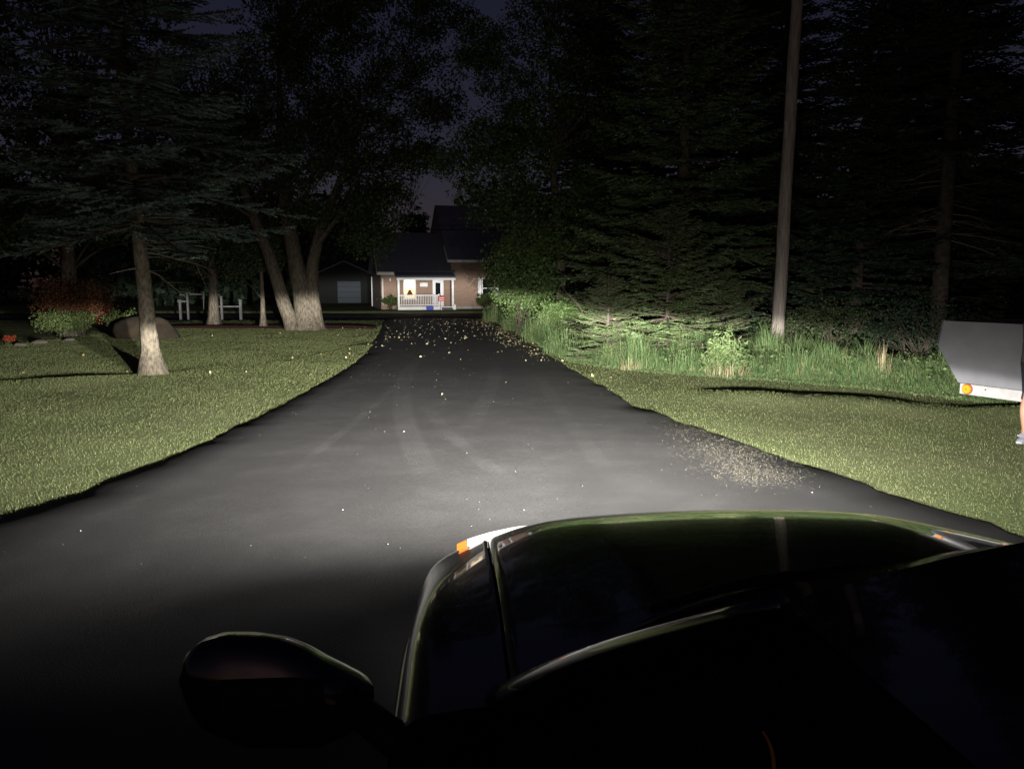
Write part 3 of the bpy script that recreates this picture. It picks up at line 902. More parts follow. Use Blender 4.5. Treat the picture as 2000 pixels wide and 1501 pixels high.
# white garden fence far across the lawn
FY = 40.0
root = empty('garden_fence', (A(367, 600, FY).x, FY, float(H(-17, 38))))
tag(root, 'white post-and-rail garden fence seen behind the blue spruce trunk', 'fence')
bx_ = root.location
def fpt(x): return A(x, 600, FY).x - bx_.x
def fz(y): return A(400, y, FY).z - bx_.z
for px, top, w in ((352, 586, 0.05), (367, 572, 0.045), (400, 571, 0.06), (433, 579, 0.05), (470, 586, 0.06)):
    MB().box(fpt(px) - w, fpt(px) + w, -w, w, -0.1, fz(top)).build('post', M['old_white'], root, bevel=0.008)
    MB().box(fpt(px) - w - 0.03, fpt(px) + w + 0.03, -w - 0.03, w + 0.03, fz(top) + 0.002, fz(top) + 0.045).build('post_cap', M['old_white'], root, bevel=0.006)
for x0, x1, y in ((347, 363.5, 588), (372, 396.5, 574), (405, 430, 598), (405, 430, 575), (436, 467, 598), (352, 363, 575)):
    MB().box(fpt(x0), fpt(x1), -0.03, 0.03, fz(y) - 0.035, fz(y) + 0.035).build('rail', M['old_white'], root, bevel=0.006)

# ------------------------------------------------------------------ verge: weeds and tall grass on the right
def clump(name, label, x, y, n, h, spread, m, w=0.012, bend=0.35, cat='weed', group=None, leafy=0, leafm=None, lsize=0.05):
    root = empty(name, (x, y, float(H(x, y)) - 0.01))
    tag(root, label, cat, group)
    a = RNG.uniform(0, 2 * np.pi, n); r = spread * np.sqrt(RNG.uniform(0, 1, n))
    P = np.stack([np.cos(a) * r, np.sin(a) * r * 0.8, np.zeros(n)], 1)
    hh = h * RNG.uniform(0.4, 1.1, n) * (1 - 0.5 * (r / spread) ** 2)
    V, F = blades(P, hh, np.full(n, w) * RNG.uniform(0.6, 1.3, n), hh * bend * RNG.uniform(0.2, 1.3, n) * (0.5 + r / spread), ang=a + RNG.normal(0, 0.7, n), levels=4)
    tag(link('blades', np_me('blades', V, F), m, root), kind='stuff')
    if leafy:
        k = RNG.integers(0, n, leafy)
        t = RNG.uniform(0.15, 1.0, leafy)
        C = P[k] + np.stack([RNG.normal(0, 0.035, leafy), RNG.normal(0, 0.035, leafy), hh[k] * t], 1)
        V, F = leaves(C, RNG.uniform(0.6, 1.2, leafy) * lsize, flat=0.2, aspect=0.24)
        tag(link('leaves', np_me('leaves', V, F), leafm or m, root), kind='stuff')
    return root

q = G(1425, 730)
clump('weed_clump', 'tall bright green weed clump left of the utility pole, straw-coloured at its foot', q.x, q.y + 0.4, 190, 0.98, 0.42, M['weed'], w=0.012, bend=0.16, leafy=2300, lsize=0.13)
clump('dry_stalks', 'straw-coloured dead stalks at the foot of the tall weed clump', q.x - 0.02, q.y + 0.12, 120, 0.40, 0.46, M['straw'], w=0.010, bend=0.35)
specs = [(1195, 712, 60, 0.62, 0.18, 'weed', 0.10, 620, 'bright leafy weed under the young spruces nearest the driveway'),
         (1010, 645, 260, 1.25, 0.6, 'weed', 0.3, 1200, 'leafy green weeds spilling toward the far right edge of the driveway'),
         (1062, 668, 300, 1.2, 0.65, 'weed', 0.3, 1500, 'tall green weeds beneath the bright-leaved tree'),
         (1100, 690, 220, 0.85, 0.5, 'weed_blue', 0.35, 300, 'grassy tuft between the driveway and the low bushy spruce'),
         (965, 628, 200, 1.1, 0.6, 'weed', 0.3, 800, 'farthest weed clump where the driveway meets the street'),
         (1245, 722, 150, 0.6, 0.35, 'weed_blue', 0.4, 0, 'pale grass tuft in front of the pointed young spruce'),
         (1345, 728, 150, 0.6, 0.35, 'weed_blue', 0.4, 200, 'pale grass tuft just left of the tall bright weed clump'),
         (1480, 730, 140, 0.5, 0.35, 'weed_blue', 0.45, 0, 'grass tuft between the tall weed clump and the pole'),
         (1560, 728, 190, 0.7, 0.45, 'weed_blue', 0.45, 200, 'blue-green grass tuft right beside the pole foot'),
         (1620, 735, 150, 0.5, 0.4, 'weed_blue', 0.45, 100, 'second blue-green grass tuft right of the pole'),
         (1690, 742, 170, 0.62, 0.45, 'weed_blue', 0.4, 500, 'weedy tuft midway between pole and trailer'),
         (1830, 745, 160, 0.55, 0.4, 'weed', 0.4, 300, 'dark green weeds right beside the trailer end')]
for x, y, n, h, sp, mk, bend, lf, lb in specs:
    q = G(x, y)
    clump('weed_clump', lb, q.x, q.y + 0.5, n, h, sp, M[mk], bend=bend, leafy=lf, leafm=M['weed'], lsize=0.075)
q = G(1763, 752)
clump('dry_stalks', 'pale bleached stalks standing upright between pole and trailer', q.x, q.y + 0.7, 46, 0.95, 0.16, M['straw'], w=0.012, bend=0.12)
q = G(1232, 722)
clump('dry_stalks', 'small tuft of dry straw in front of the pointed young spruce', q.x, q.y + 0.3, 70, 0.42, 0.22, M['straw'], w=0.010, bend=0.5)
q = G(1733, 712)
root = empty('broadleaf_weed', (q.x, q.y + 0.1, float(H(q.x, q.y)) + 0.02)); tag(root, 'low weed with two yellow-green leaves right of the pole', 'weed')
for k, dx in enumerate((-0.11, 0.11)):
    st = []
    for i, (t, w) in enumerate(((0, .01), (.25, .05), (.55, .07), (.85, .045), (1, .004))):
        st.append([(dx + s * w, -0.10 * t + 0.05, 0.10 + 0.06 * math.sin(2.6 * t) - 0.02 * abs(s)) for s in (-1, -.5, 0, .5, 1)])
    MB().grid(st).build('leaf', leaf_mat('yellow_green_leaf', [(0.42, 0.48, 0.08), (0.48, 0.5, 0.12)]), root, smooth=True)
    MB().tube([(dx * 0.2, 0.05, -0.05), (dx * 0.6, 0.05, 0.06), (dx, 0.05, 0.10)], [0.006, 0.005, 0.003], 5).build('stalk', M['weed'], root)

def verge():
    n = 76000
    u = RNG.uniform(0, 1, n)
    px = 930 + u * 1050
    base_y = np.interp(px, [930, 1000, 1100, 1200, 1350, 1500, 1700, 1900, 2000], [620, 648, 700, 716, 728, 736, 752, 770, 780])
    P = np.array([tuple(G(a, b_))[:2] for a, b_ in zip(px, base_y)])
    dep = RNG.uniform(0, 1, n) ** 1.3 * 3.8
    x = P[:, 0] * (1 + dep / P[:, 1] * 0.6) + RNG.normal(0, 0.1, n); y = P[:, 1] + dep + RNG.normal(0, 0.12, n)
    ok = x > xr(y) + 0.25
    x, y, dep = x[ok], y[ok], dep[ok]
    h = (0.06 + 0.42 * sstep(0.1, 1.2, dep)) * RNG.uniform(0.4, 1.25, len(x)) * (0.85 + 0.6 * noise2(x * 2.2, y * 2.2))
    # ragged: some knots of weeds stand much taller than the rest
    kx = RNG.integers(0, len(x), 90)
    boost = np.zeros(len(x))
    for c in kx:
        r = RNG.uniform(0.12, 0.42); a_ = RNG.uniform(0.3, 1.7) * (0.35 + 0.65 * sstep(0.2, 1.0, dep[c]))
        boost = np.maximum(boost, a_ * np.exp(-((x - x[c]) ** 2 + (y - y[c]) ** 2) / r ** 2))
    h = h * (0.62 + boost)
    h = np.maximum(h, 0.035)
    V, F = blades(np.stack([x, y, H(x, y)], 1), h, RNG.uniform(0.008, 0.014, len(x)), h * RNG.uniform(0.2, 0.9, len(x)), levels=3)
    tag(link('verge_grass', np_me('verge_grass', V, F), M['weed_blue']), 'long rough grass along the foot of the evergreens', 'grass', kind='stuff')
    # low broad-leaved ground cover between the clumps
    n = 2600
    k = RNG.integers(0, len(x), n)
    C = np.stack([x[k], y[k], H(x[k], y[k]) + RNG.uniform(0.03, 0.42, n) * sstep(0.2, 1.3, dep[k]) + 0.02], 1)
    V, F = leaves(C, RNG.uniform(0.04, 0.10, n), flat=0.8)
    tag(link('ground_cover', np_me('ground_cover', V, F), M['weed']), 'low leafy ground cover among the rough grass', 'ground cover', kind='stuff')
verge()

def fallen_branch(label, a, b_, r, m, sag=0.1):
    a, b_ = Vector(a), Vector(b_)
    pts = [a.lerp(b_, t) + Vector((random.uniform(-.03, .03), random.uniform(-.03, .03), -sag * math.sin(math.pi * t))) for t in np.linspace(0, 1, 8)]
    o = MB().tube(pts, [r * (1 - 0.6 * t) for t in np.linspace(0, 1, 8)], 6).build('fallen_branch', m, smooth=True)
    return tag(o, label, 'branch')
fallen_branch('bare curved branch leaning by the bright-leaved tree', A(1106, 572, 19.6), A(1150, 622, 18.6), 0.035, M['deadwood'], -0.06)
fallen_branch('bare dead branch lying across the low spruce boughs', A(1185, 618, 18.0), A(1245, 622, 17.6), 0.022, M['deadwood'], 0.06)

# ------------------------------------------------------------------ leaves and grit on the driveway
M['clip'] = leaf_mat('dry_clippings', [(0.36, 0.33, 0.25), (0.28, 0.25, 0.18), (0.44, 0.41, 0.33)], trans=0.1)
def litter():
    n = 1500
    y = RNG.uniform(17.5, 39, n)
    t = RNG.uniform(0.01, 0.99, n)
    t = np.where(RNG.uniform(0, 1, n) < 0.35, 1 - np.abs(RNG.normal(0, 0.10, n)), t)
    keep = (RNG.uniform(0, 1, n) < 0.10 + 0.42 * sstep(19, 26, y) + 0.35 * sstep(0.75, 0.95, t)) & (t > 0.01) & (t < 0.99)
    y, t = y[keep], t[keep]
    y2 = RNG.uniform(8, 18, 12); t2 = RNG.uniform(0.05, 0.95, 12)
    y = np.concatenate([y, y2]); t = np.concatenate([t, t2])
    x = xl(y) + (xr(y) - xl(y)) * t
    z = 0.028 * np.sin(np.pi * t) + 0.012
    n = len(x)
    s = RNG.uniform(0.04, 0.085, n) * np.where(y < 18, 0.5, 1.0)
    V, F = leaves(np.stack([x, y, z], 1), s, flat=3.2, aspect=0.8)
    V[:, 2] = np.maximum(V[:, 2], 0.006)
    V[:, 2] += np.repeat(RNG.uniform(0, 0.012, n), 4)
    tag(link('fallen_leaves', np_me('fallen_leaves', V, F), M['fallen']), 'pale yellow fallen leaves scattered over the far driveway', 'leaves', kind='stuff')
    # leaves caught in the grass
    n = 90
    y = RNG.uniform(14, 32, n); side = RNG.uniform(0, 1, n) < 0.6
    x = np.where(side, xl(y) - RNG.exponential(2.2, n) - 0.1, xr(y) + RNG.exponential(0.9, n) + 0.1)
    V, F = leaves(np.stack([x, y, H(x, y) + 0.05], 1), RNG.uniform(0.04, 0.09, n), flat=2.0)
    tag(link('grass_leaves', np_me('grass_leaves', V, F), M['fallen']), 'small pale leaves caught in the lawn grass', 'leaves', kind='stuff')
    # dry clippings patch by the right edge
    n = 5200
    c = [(1345, 838), (1390, 868), (1420, 890), (1450, 915), (1500, 930), (1470, 880)]
    k = RNG.integers(0, len(c), n)
    pxy = np.array(c)[k] + RNG.normal(size=(n, 2)) * np.array([44, 12])
    P = np.array([tuple(G(a, b_))[:2] for a, b_ in pxy])
    ok = (P[:, 0] < xr(P[:, 1]) - 0.05)
    P = P[ok]; n = len(P)
    t = np.clip((P[:, 0] - xl(P[:, 1])) / (xr(P[:, 1]) - xl(P[:, 1])), 0, 1)
    ang = RNG.uniform(0, 6.28, n); ln = RNG.uniform(0.012, 0.06, n); w = RNG.uniform(0.0012, 0.003, n)
    z = 0.028 * np.sin(np.pi * t) + RNG.uniform(0.004, 0.014, n)
    C = np.stack([P[:, 0], P[:, 1], z], 1)
    d = np.stack([np.cos(ang), np.sin(ang), RNG.uniform(-.1, .3, n)], 1) * (ln / 2)[:, None]
    s = np.stack([-np.sin(ang), np.cos(ang), np.zeros(n)], 1) * w[:, None]
    V = np.stack([C - d - s, C - d + s, C + d], 1).reshape(-1, 3)
    V[:, 2] = np.maximum(V[:, 2], 0.004)
    tag(link('grass_clippings', np_me('grass_clippings', V, np.arange(3 * n).reshape(-1, 3)), M['clip']), 'dry straw clippings spilled on the right edge of the driveway', 'clippings', kind='stuff')
    # grit
    n = 330
    y = 4.6 * (30 / 4.6) ** RNG.uniform(0, 1, n); t = RNG.uniform(0.03, 0.97, n)
    x = xl(y) + (xr(y) - xl(y)) * t
    C = np.stack([x, y, 0.028 * np.sin(np.pi * t) + 0.004], 1)
    s = np.minimum(RNG.lognormal(-5.35, 0.45, n), 0.016)
    T = norm(RNG.normal(size=(n, 4, 3))) * s[:, None, None]
    T[..., 2] = np.abs(T[..., 2])
    V = (C[:, None] + T).reshape(-1, 3)
    b4 = np.arange(n) * 4
    F = np.concatenate([np.stack([b4 + i, b4 + j, b4 + k], 1) for i, j, k in ((0, 1, 2), (0, 1, 3), (0, 2, 3), (1, 2, 3))])
    tag(link('grit', np_me('grit', V, F), M['grit']), 'tiny pale stones scattered on the asphalt', 'grit', kind='stuff')
litter()

# ------------------------------------------------------------------ house across the street
def brick_mat(name, c1, c2, mortar):
    m, nt, b = new_mat(name)
    N, L = nt.nodes.new, nt.links.new
    tc = N('ShaderNodeTexCoord')
    mp = N('ShaderNodeMapping'); mp.inputs['Rotation'].default_value = (math.pi / 2, 0, 0)
    L(tc.outputs['Object'], mp.inputs['Vector'])
    br = N('ShaderNodeTexBrick')
    br.inputs['Color1'].default_value = (*c1, 1); br.inputs['Color2'].default_value = (*c2, 1); br.inputs['Mortar'].default_value = (*mortar, 1)
    br.inputs['Scale'].default_value = 1; br.inputs['Brick Width'].default_value = 0.22; br.inputs['Row Height'].default_value = 0.075; br.inputs['Mortar Size'].default_value = 0.01
    L(mp.outputs['Vector'], br.inputs['Vector'])
    L(br.outputs['Color'], b.inputs['Base Color'])
    b.inputs['Roughness'].default_value = 0.9
    bp = N('ShaderNodeBump'); bp.inputs['Strength'].default_value = 0.4; bp.inputs['Distance'].default_value = 0.01; bp.invert = True
    L(br.outputs['Fac'], bp.inputs['Height']); L(bp.outputs['Normal'], b.inputs['Normal'])
    return m
M['brick'] = brick_mat('brick', (0.27, 0.165, 0.105), (0.21, 0.125, 0.085), (0.30, 0.25, 0.2))
M['shingle'] = mat('roof_shingles', (0.13, 0.13, 0.16), 0.9, c2=(0.09, 0.09, 0.115), scale=9, bump=0.4, bscale=20)
M['glass_dark'] = mat('window_glass', (0.01, 0.012, 0.016), 0.08, spec=0.6)
M['glow'] = mat('lit_curtain', (0.7, 0.5, 0.3), 0.8, emit=(1.0, 0.62, 0.30), estr=0.75)
M['glow_top'] = mat('lit_shade', (0.8, 0.7, 0.55), 0.8, emit=(1.0, 0.80, 0.52), estr=1.5)
M['silh'] = mat('lamp_base_dark', (0.10, 0.03, 0.015), 0.8)
M['concrete'] = mat('concrete', (0.33, 0.32, 0.30), 0.9, c2=(0.25, 0.24, 0.23), scale=5)
M['red'] = mat('red_sign', (0.55, 0.03, 0.02), 0.5)
M['blue'] = mat('blue_plastic', (0.02, 0.05, 0.45), 0.5)
M['step'] = mat('grey_steps', (0.10, 0.10, 0.105), 0.9)

HR = R(15)
p = G(745, 603)
house = empty('brick_house', (p.x, p.y, -0.02), HR)
tag(house, 'brown brick house with steep dark roofs and a white-railed porch', 'house')
W1, D1, E1, RG1 = 5.0, 7.2, 2.95, 5.55           # porch wing
def gable_end(x, d0, d1, e, rg, th):
    mid = (d0 + d1) / 2
    return MB().prism([(x, d0, 0), (x, d1, 0), (x, d1, e), (x, mid, rg), (x, d0, e)], (th, 0, 0))
gable_end(0, 0, D1, E1, RG1 - 0.12, 0.25).build('side_wall', M['brick'], house)
# front wall of the wing, with openings left for the window and the door
fw = MB()
wx0, wx1, wz0, wz1, dx0, dx1, dz1 = 1.60, 2.50, 0.75, 2.32, 3.72, 4.52, 2.12
for x0, x1, z0, z1 in ((0.252, wx0, 0, E1), (wx0, wx1, 0, wz0), (wx0, wx1, wz1, E1), (wx1, dx0, 0, E1), (dx0, dx1, dz1, E1), (dx1, W1, 0, E1)):
    fw.box(x0, x1, 0.003, 0.25, z0, z1)
fw.build('front_wall', M['brick'], house)
MB().box(0.25, W1, D1 - 0.25, D1 - 0.003, 0, E1).build('rear_wall', M['brick'], house)
def roof(x0, x1, d0, d1, e, rg, ov_f, ov_b, ov_s, name='roof'):
    mid = (d0 + d1) / 2; k = (rg - e) / (mid - d0); th = 0.14
    yf, yb = d0 - ov_f, d1 + ov_b
    poly = [(x0 - ov_s, yf, e - ov_f * k), (x0 - ov_s, mid, rg), (x0 - ov_s, yb, e - ov_b * k), (x0 - ov_s, yb, e - ov_b * k + th), (x0 - ov_s, mid, rg + th), (x0 - ov_s, yf, e - ov_f * k + th)]
    r = MB()
    X = x1 - x0 + 2 * ov_s
    for a, b_, c_, d_ in ((0, 1, 4, 5), (1, 2, 3, 4)):
        r.prism([poly[a], poly[b_], poly[c_], poly[d_]], (X, 0, 0))
    rf = r.build(name, M['shingle'], house)
    return rf, k
rf, k1 = roof(0, W1, 0, D1, E1, RG1, 0.55, 0.4, 0.3)
# shallower porch roof carried on posts
EZ = E1 - 0.55 * k1
MB().prism([(0.9, -0.5, EZ + 0.01), (0.9, -0.5, EZ + 0.13), (0.9, -1.75, EZ - 0.19), (0.9, -1.75, EZ - 0.31)], (W1 - 0.9 + 0.1, 0, 0)).build('porch_roof', M['shingle'], house)
MB().box(0.92, W1 + 0.08, -1.76, -1.70, EZ - 0.47, EZ - 0.312).build('fascia', M['white'], house)
MB().box(-0.28, 0.88, -0.60, -0.56, EZ - 0.10, EZ + 0.10).build('gutter', M['white'], house)
MB().prism([(-0.335, -0.55, E1 - 0.55 * k1 - 0.1), (-0.335, -0.55, E1 - 0.55 * k1 + 0.1), (-0.335, D1 / 2, RG1 + 0.1), (-0.335, D1 / 2, RG1 - 0.1)], (0.03, 0, 0)).build('rake_board', M['white'], house)
MB().box(1.0, W1, -1.70, -0.002, 0.0, 0.22).build('porch_deck', M['white'], house)
for x in (1.06, 4.9):
    MB().box(x - 0.07, x + 0.07, -1.68, -1.54, 0.222, EZ - 0.33).build('post', M['white'], house)
rail = 1.02
for z0, z1 in ((0.30, 0.36), (0.98, 1.05)):
    MB().box(1.13, 3.86, -1.64, -1.58, z0, z1).build('handrail', M['white'], house)
MB().box(3.86, 3.94, -1.66, -1.56, 0.222, 1.12).build('newel_post', M['white'], house)
for k in range(22):
    x = 1.24 + k * 0.121
    MB().box(x - 0.018, x + 0.018, -1.63, -1.59, 0.362, 0.978).build('baluster', M['white'], house)
# window with a glowing blind and a lamp behind
wi = MB()
for x0, x1, z0, z1 in ((wx0, wx0 + .07, wz0, wz1), (wx1 - .07, wx1, wz0, wz1), (wx0 + .07, wx1 - .07, wz0, wz0 + .07), (wx0 + .07, wx1 - .07, wz1 - .07, wz1)):
    wi.box(x0, x1, -0.03, 0.08, z0, z1)
wf = wi.build('window', M['white'], house)
MB().box(wx0 + .07, wx1 - .07, 0.02, 0.06, 1.52, 1.57).build('meeting_rail', M['white'], wf)
MB().box(wx0 + .04, wx1 - .04, 0.085, 0.10, 1.45, wz1 - .02).build('window_blind', M['glow_top'], wf)
MB().box(wx0 + .04, wx1 - .04, 0.085, 0.10, wz0 + .02, 1.448).build('curtain', M['glow'], wf)
MB().prism([(2.0, 0.075, 1.38), (2.14, 0.075, 1.38), (2.30, 0.075, 1.02), (1.84, 0.075, 1.02)], (0, 0.006, 0)).build('lampshade_silhouette', M['silh'], wf)
MB().box(wx0 - 0.1, wx1 + 0.1, -0.10, -0.032, wz0 - 0.06, wz0 - 0.002).build('window_sill', M['white'], house)
# door
dr = MB().box(dx0 + .08, dx1 - .08, 0.05, 0.09, 0.22, dz1 - 0.08).build('door', M['white'], house)
MB().box(dx0 + .22, dx1 - .22, 0.03, 0.046, 0.95, 1.9).build('pane', M['glass_dark'], dr)
MB().box(dx1 - .20, dx1 - .14, 0.0, 0.045, 1.08, 1.14).build('handle', M['alloy'], dr)
df = MB()
for x0, x1, z0, z1 in ((dx0, dx0 + .08, 0.22, dz1), (dx1 - .08, dx1, 0.22, dz1), (dx0 + .08, dx1 - .08, dz1 - .08, dz1)):
    df.box(x0, x1, -0.03, 0.10, z0, z1)
df.build('door_frame', M['white'], house)
MB().box(2.80, 3.36, -0.03, -0.001, 1.62, 1.90).build('house_number_plate', M['white'], house)
MB().box(0.62, 0.70, -0.09, -0.001, 2.02, 2.22).build('wall_lamp', M['white'], house)
MB().tube([(0.12, -0.05, 0.35), (0.12, -0.05, 2.2)], 0.045, 8).build('downspout', M['white'], house)
MB().tube([(-0.06, D1 - 0.1, 0.05), (-0.06, D1 - 0.1, 2.4)], 0.045, 8).build('downspout', M['white'], house)
for k in range(2):
    MB().box(4.0, 4.8, -2.0 - 0.3 * k, -1.702 - 0.3 * k, 0.0, 0.16 - 0.08 * k).build('step', M['step'], house)
# taller main block to the right
W2a, W2b, Da, Db, E2, RG2 = 5.02, 14.0, -0.35, 9.6, 3.75, 7.75
gable_end(W2a, Da, Db, E2, RG2 - 0.12, 0.25).build('side_wall', M['brick'], house)
gable_end(W2b - 0.25, Da, Db, E2, RG2 - 0.12, 0.25).build('side_wall', M['brick'], house)
mw = MB()
for x0, x1, z0, z1 in ((W2a + .252, 7.3, 0, E2), (7.3, 8.3, 0, 0.75), (7.3, 8.3, 2.25, E2), (8.3, W2b - .252, 0, E2)):
    mw.box(x0, x1, Da + 0.003, Da + 0.25, z0, z1)
mw.build('front_wall', M['brick'], house)
MB().box(W2a + .252, W2b - .252, Db - .25, Db - .003, 0, E2).build('rear_wall', M['brick'], house)
rf2, k2 = roof(W2a, W2b, Da, Db, E2, RG2, 0.4, 0.4, 0.3)
EZ2 = E2 - 0.4 * k2
MB().box(W2a - 0.28, W2b + 0.28, Da - 0.45, Da - 0.41, EZ2 - 0.08, EZ2 + 0.1).build('gutter', M['white'], house)
MB().prism([(W2a - 0.335, Da - 0.4, EZ2 - 0.1), (W2a - 0.335, Da - 0.4, EZ2 + 0.12), (W2a - 0.335, Da + 1.0, E2 + 1.0 * k2 + 0.1), (W2a - 0.335, Da + 1.0, E2 + 1.0 * k2 - 0.1)], (0.03, 0, 0)).build('rake_board', M['white'], house)
MB().tube([(W2a + 0.12, Da - 0.06, 0.3), (W2a + 0.12, Da - 0.06, 2.1)], 0.045, 8).build('downspout', M['white'], house)
wi = MB()
for x0, x1, z0, z1 in ((7.3, 7.38, .75, 2.25), (8.22, 8.3, .75, 2.25), (7.38, 8.22, .75, .83), (7.38, 8.22, 2.17, 2.25), (7.38, 8.22, 1.47, 1.53)):
    wi.box(x0, x1, Da - 0.03, Da + 0.08, z0, z1)
wf = wi.build('window', M['white'], house)
MB().box(7.34, 8.26, Da + 0.085, Da + 0.10, .77, 2.23).build('pane', M['glass_dark'], wf)
for x in (7.02, 8.34):
    MB().box(x, x + 0.24, Da - 0.05, Da - 0.001, .72, 2.28).build('shutter', M['white'], house)
MB().box(W2a + .3, W2b, Da - 0.02, Da - 0.001, 0, 0.18).build('plinth', M['concrete'], house)

def hpt(lx, ly):
    c, s = math.cos(HR), math.sin(HR)
    return house.location.x + lx * c - ly * s, house.location.y + lx * s + ly * c
x, y = hpt(0.55, -0.75); shrub('shrub', 'yellow-green shrub at the left end of the white porch', x, y, 0.8, 0.45, 1.15, 2200, 0.09, M['shrub_leaf'], z=0)
x, y = hpt(7.5, -1.3); shrub('shrub', 'dark round shrub below the house window', x, y, 0.95, 0.8, 1.25, 2600, 0.10, M['shrub_leaf'], z=0)
x, y = hpt(8.9, -1.8); shrub('shrub', 'dark shrub at the right of the house half hidden by weeds', x, y, 0.9, 0.7, 0.9, 1800, 0.10, M['maple'], z=0)
x, y = hpt(3.9, -2.7)
root = empty('yard_sign', (x, y, -0.02), HR); tag(root, 'small red and white sign on a white post before the porch', 'sign')
MB().box(-0.025, 0.025, 0.0, 0.05, 0, 0.62).build('post', M['white'], root)
MB().box(-0.22, 0.22, -0.02, 0.0, 0.622, 0.96).build('panel', M['red'], root)
for z in (0.70, 0.83):
    MB().box(-0.17, 0.17, -0.026, -0.021, z, z + 0.045).build('white_band', M['white'], root)
x, y = hpt(3.15, -2.3)
o = MB().box(-0.24, 0.24, -0.15, 0.15, 0, 0.26).build('storage_tub', M['blue'], bevel=0.03); o.location = (x, y, -0.01)
tag(o, 'small blue plastic tub on the ground before the porch', 'tub')
x, y = hpt(4.95, -2.1)
root = empty('garden_lantern', (x, y, -0.01)); tag(root, 'small white lantern beside the porch steps', 'lantern')
MB().box(-0.10, 0.10, -0.10, 0.10, 0, 0.05).build('base', M['white'], root)
MB().box(-0.08, 0.08, -0.08, 0.08, 0.052, 0.30).build('body', M['white'], root, bevel=0.015)
MB().add([(-.12, -.12, .302), (.12, -.12, .302), (.12, .12, .302), (-.12, .12, .302), (0, 0, .42)], [(0, 3, 2, 1), (0, 1, 4), (1, 2, 4), (2, 3, 4), (3, 0, 4)]).build('cap', M['white'], root)

# neighbour's garage, almost lost in the dark
p = A(664, 598, 74)
root = empty('garage', (p.x, 74, -0.02), R(6)); tag(root, 'dark garage with a pale door beyond the multi-stemmed tree', 'garage')
gw = MB()
for x0, x1, z0, z1 in ((-2.4, -0.2, 0, 2.5), (2.0, 3.4, 0, 2.5), (-0.2, 2.0, 2.1, 2.5)): gw.box(x0, x1, 0, 0.2, z0, z1)
gw.box(-2.4, -2.2, 0.202, 6, 0, 2.5).box(3.2, 3.4, 0.202, 6, 0, 2.5)
M['garage_door'] = mat('pale_blue_door', (0.06, 0.07, 0.085), 0.8)
M['garage_wall'] = mat('dark_siding', (0.012, 0.014, 0.012), 0.9)
gw.build('wall', M['garage_wall'], root)
for k in range(4):
    MB().box(-0.19, 1.99, 0.06, 0.10, 0.02 + k * 0.52, 0.02 + k * 0.52 + 0.50).build('door_panel', M['garage_door'], root)
r = MB()
for a, b_ in ((-2.7, 0.5), (3.7, 0.5)):
    r.prism([(a, -0.4, 2.45), (b_, -0.4, 3.9), (b_, -0.4, 4.05), (a, -0.4, 2.6)], (0, 6.8, 0))
r.build('roof', M['shingle'], root)
MB().add([(-2.4, 0.1, 2.502), (3.4, 0.1, 2.502), (0.5, 0.1, 3.85)], [(0, 1, 2)]).build('gable', M['garage_wall'], root)

# ------------------------------------------------------------------ car the photograph is taken over
CAR_YAW = R(4)
car = empty('car', (0.72, 2.0, 0.02), CAR_YAW)
tag(car, 'glossy black car with its headlights on at the front of the driveway', 'car')
UT = np.array([0, .3, .5, .65, .76, .84, .9, .95, .972, .985])
VT = np.array([.73, .722, .70, .668, .625, .57, .505, .43, .37, .24])
def vf(u): return float(np.interp(abs(u), UT, VT))
def vcowl(u): return -0.36 - 0.36 * min(abs(u) / 0.77, 1.0) ** 2
def top(u, s, lift=0.0):
    v0, v1 = vcowl(u), vf(u)
    v = v0 + (v1 - v0) * s
    sv = max(v + 0.45, 0)
    au = abs(u)
    z = 1.06 - 0.04 * sv - 0.06 * sv ** 3 - 0.035 * min(au / .775, 1) ** 2
    if au > .775:
        a = (au - .775) / .21
        z -= 0.02 * a + 0.085 * a ** 9
    z -= 0.05 * max((s - .86) / .14, 0) ** 2.5
    c_ = min(max((au - .55) / .40, 0), 1.1)
    f_ = min(max((s - .30) / .60, 0), 1)
    z -= 0.065 * c_ ** 1.3 * f_ * f_ * (3 - 2 * f_)          # corner falls away to the headlight
    t = min(max((0.56 - au) / 0.14, 0), 1)
    z += 0.016 * t * t * (3 - 2 * t) * (1 - s ** 2)
    return Vector((u, v, z + lift))
def lin(a, b_, n): return [a + (b_ - a) * i / (n - 1) for i in range(n)]

def panel(us, ss, flange=0.03):
    g = MB()
    rows = [[top(u, s) for u in us] for s in ss]
    rows = [[p - Vector((0, 0.004, flange)) for p in rows[0]]] + rows + [[p - Vector((0, -0.004, flange)) for p in rows[-1]]]
    rows = [[r[0] - Vector((0, 0, flange))] + r + [r[-1] - Vector((0, 0, flange))] for r in rows]
    return g.grid(rows)
o = panel(lin(-.768, .768, 61), lin(0.0, 0.955, 46)).build('hood', M['paint'], car, smooth=True)
for sg in (-1, 1):
    us = [sg * u for u in lin(.776, .985, 18)]
    panel(us, lin(0.0, 1.0, 46), 0.0).build('fender', M['paint'], car, smooth=True)
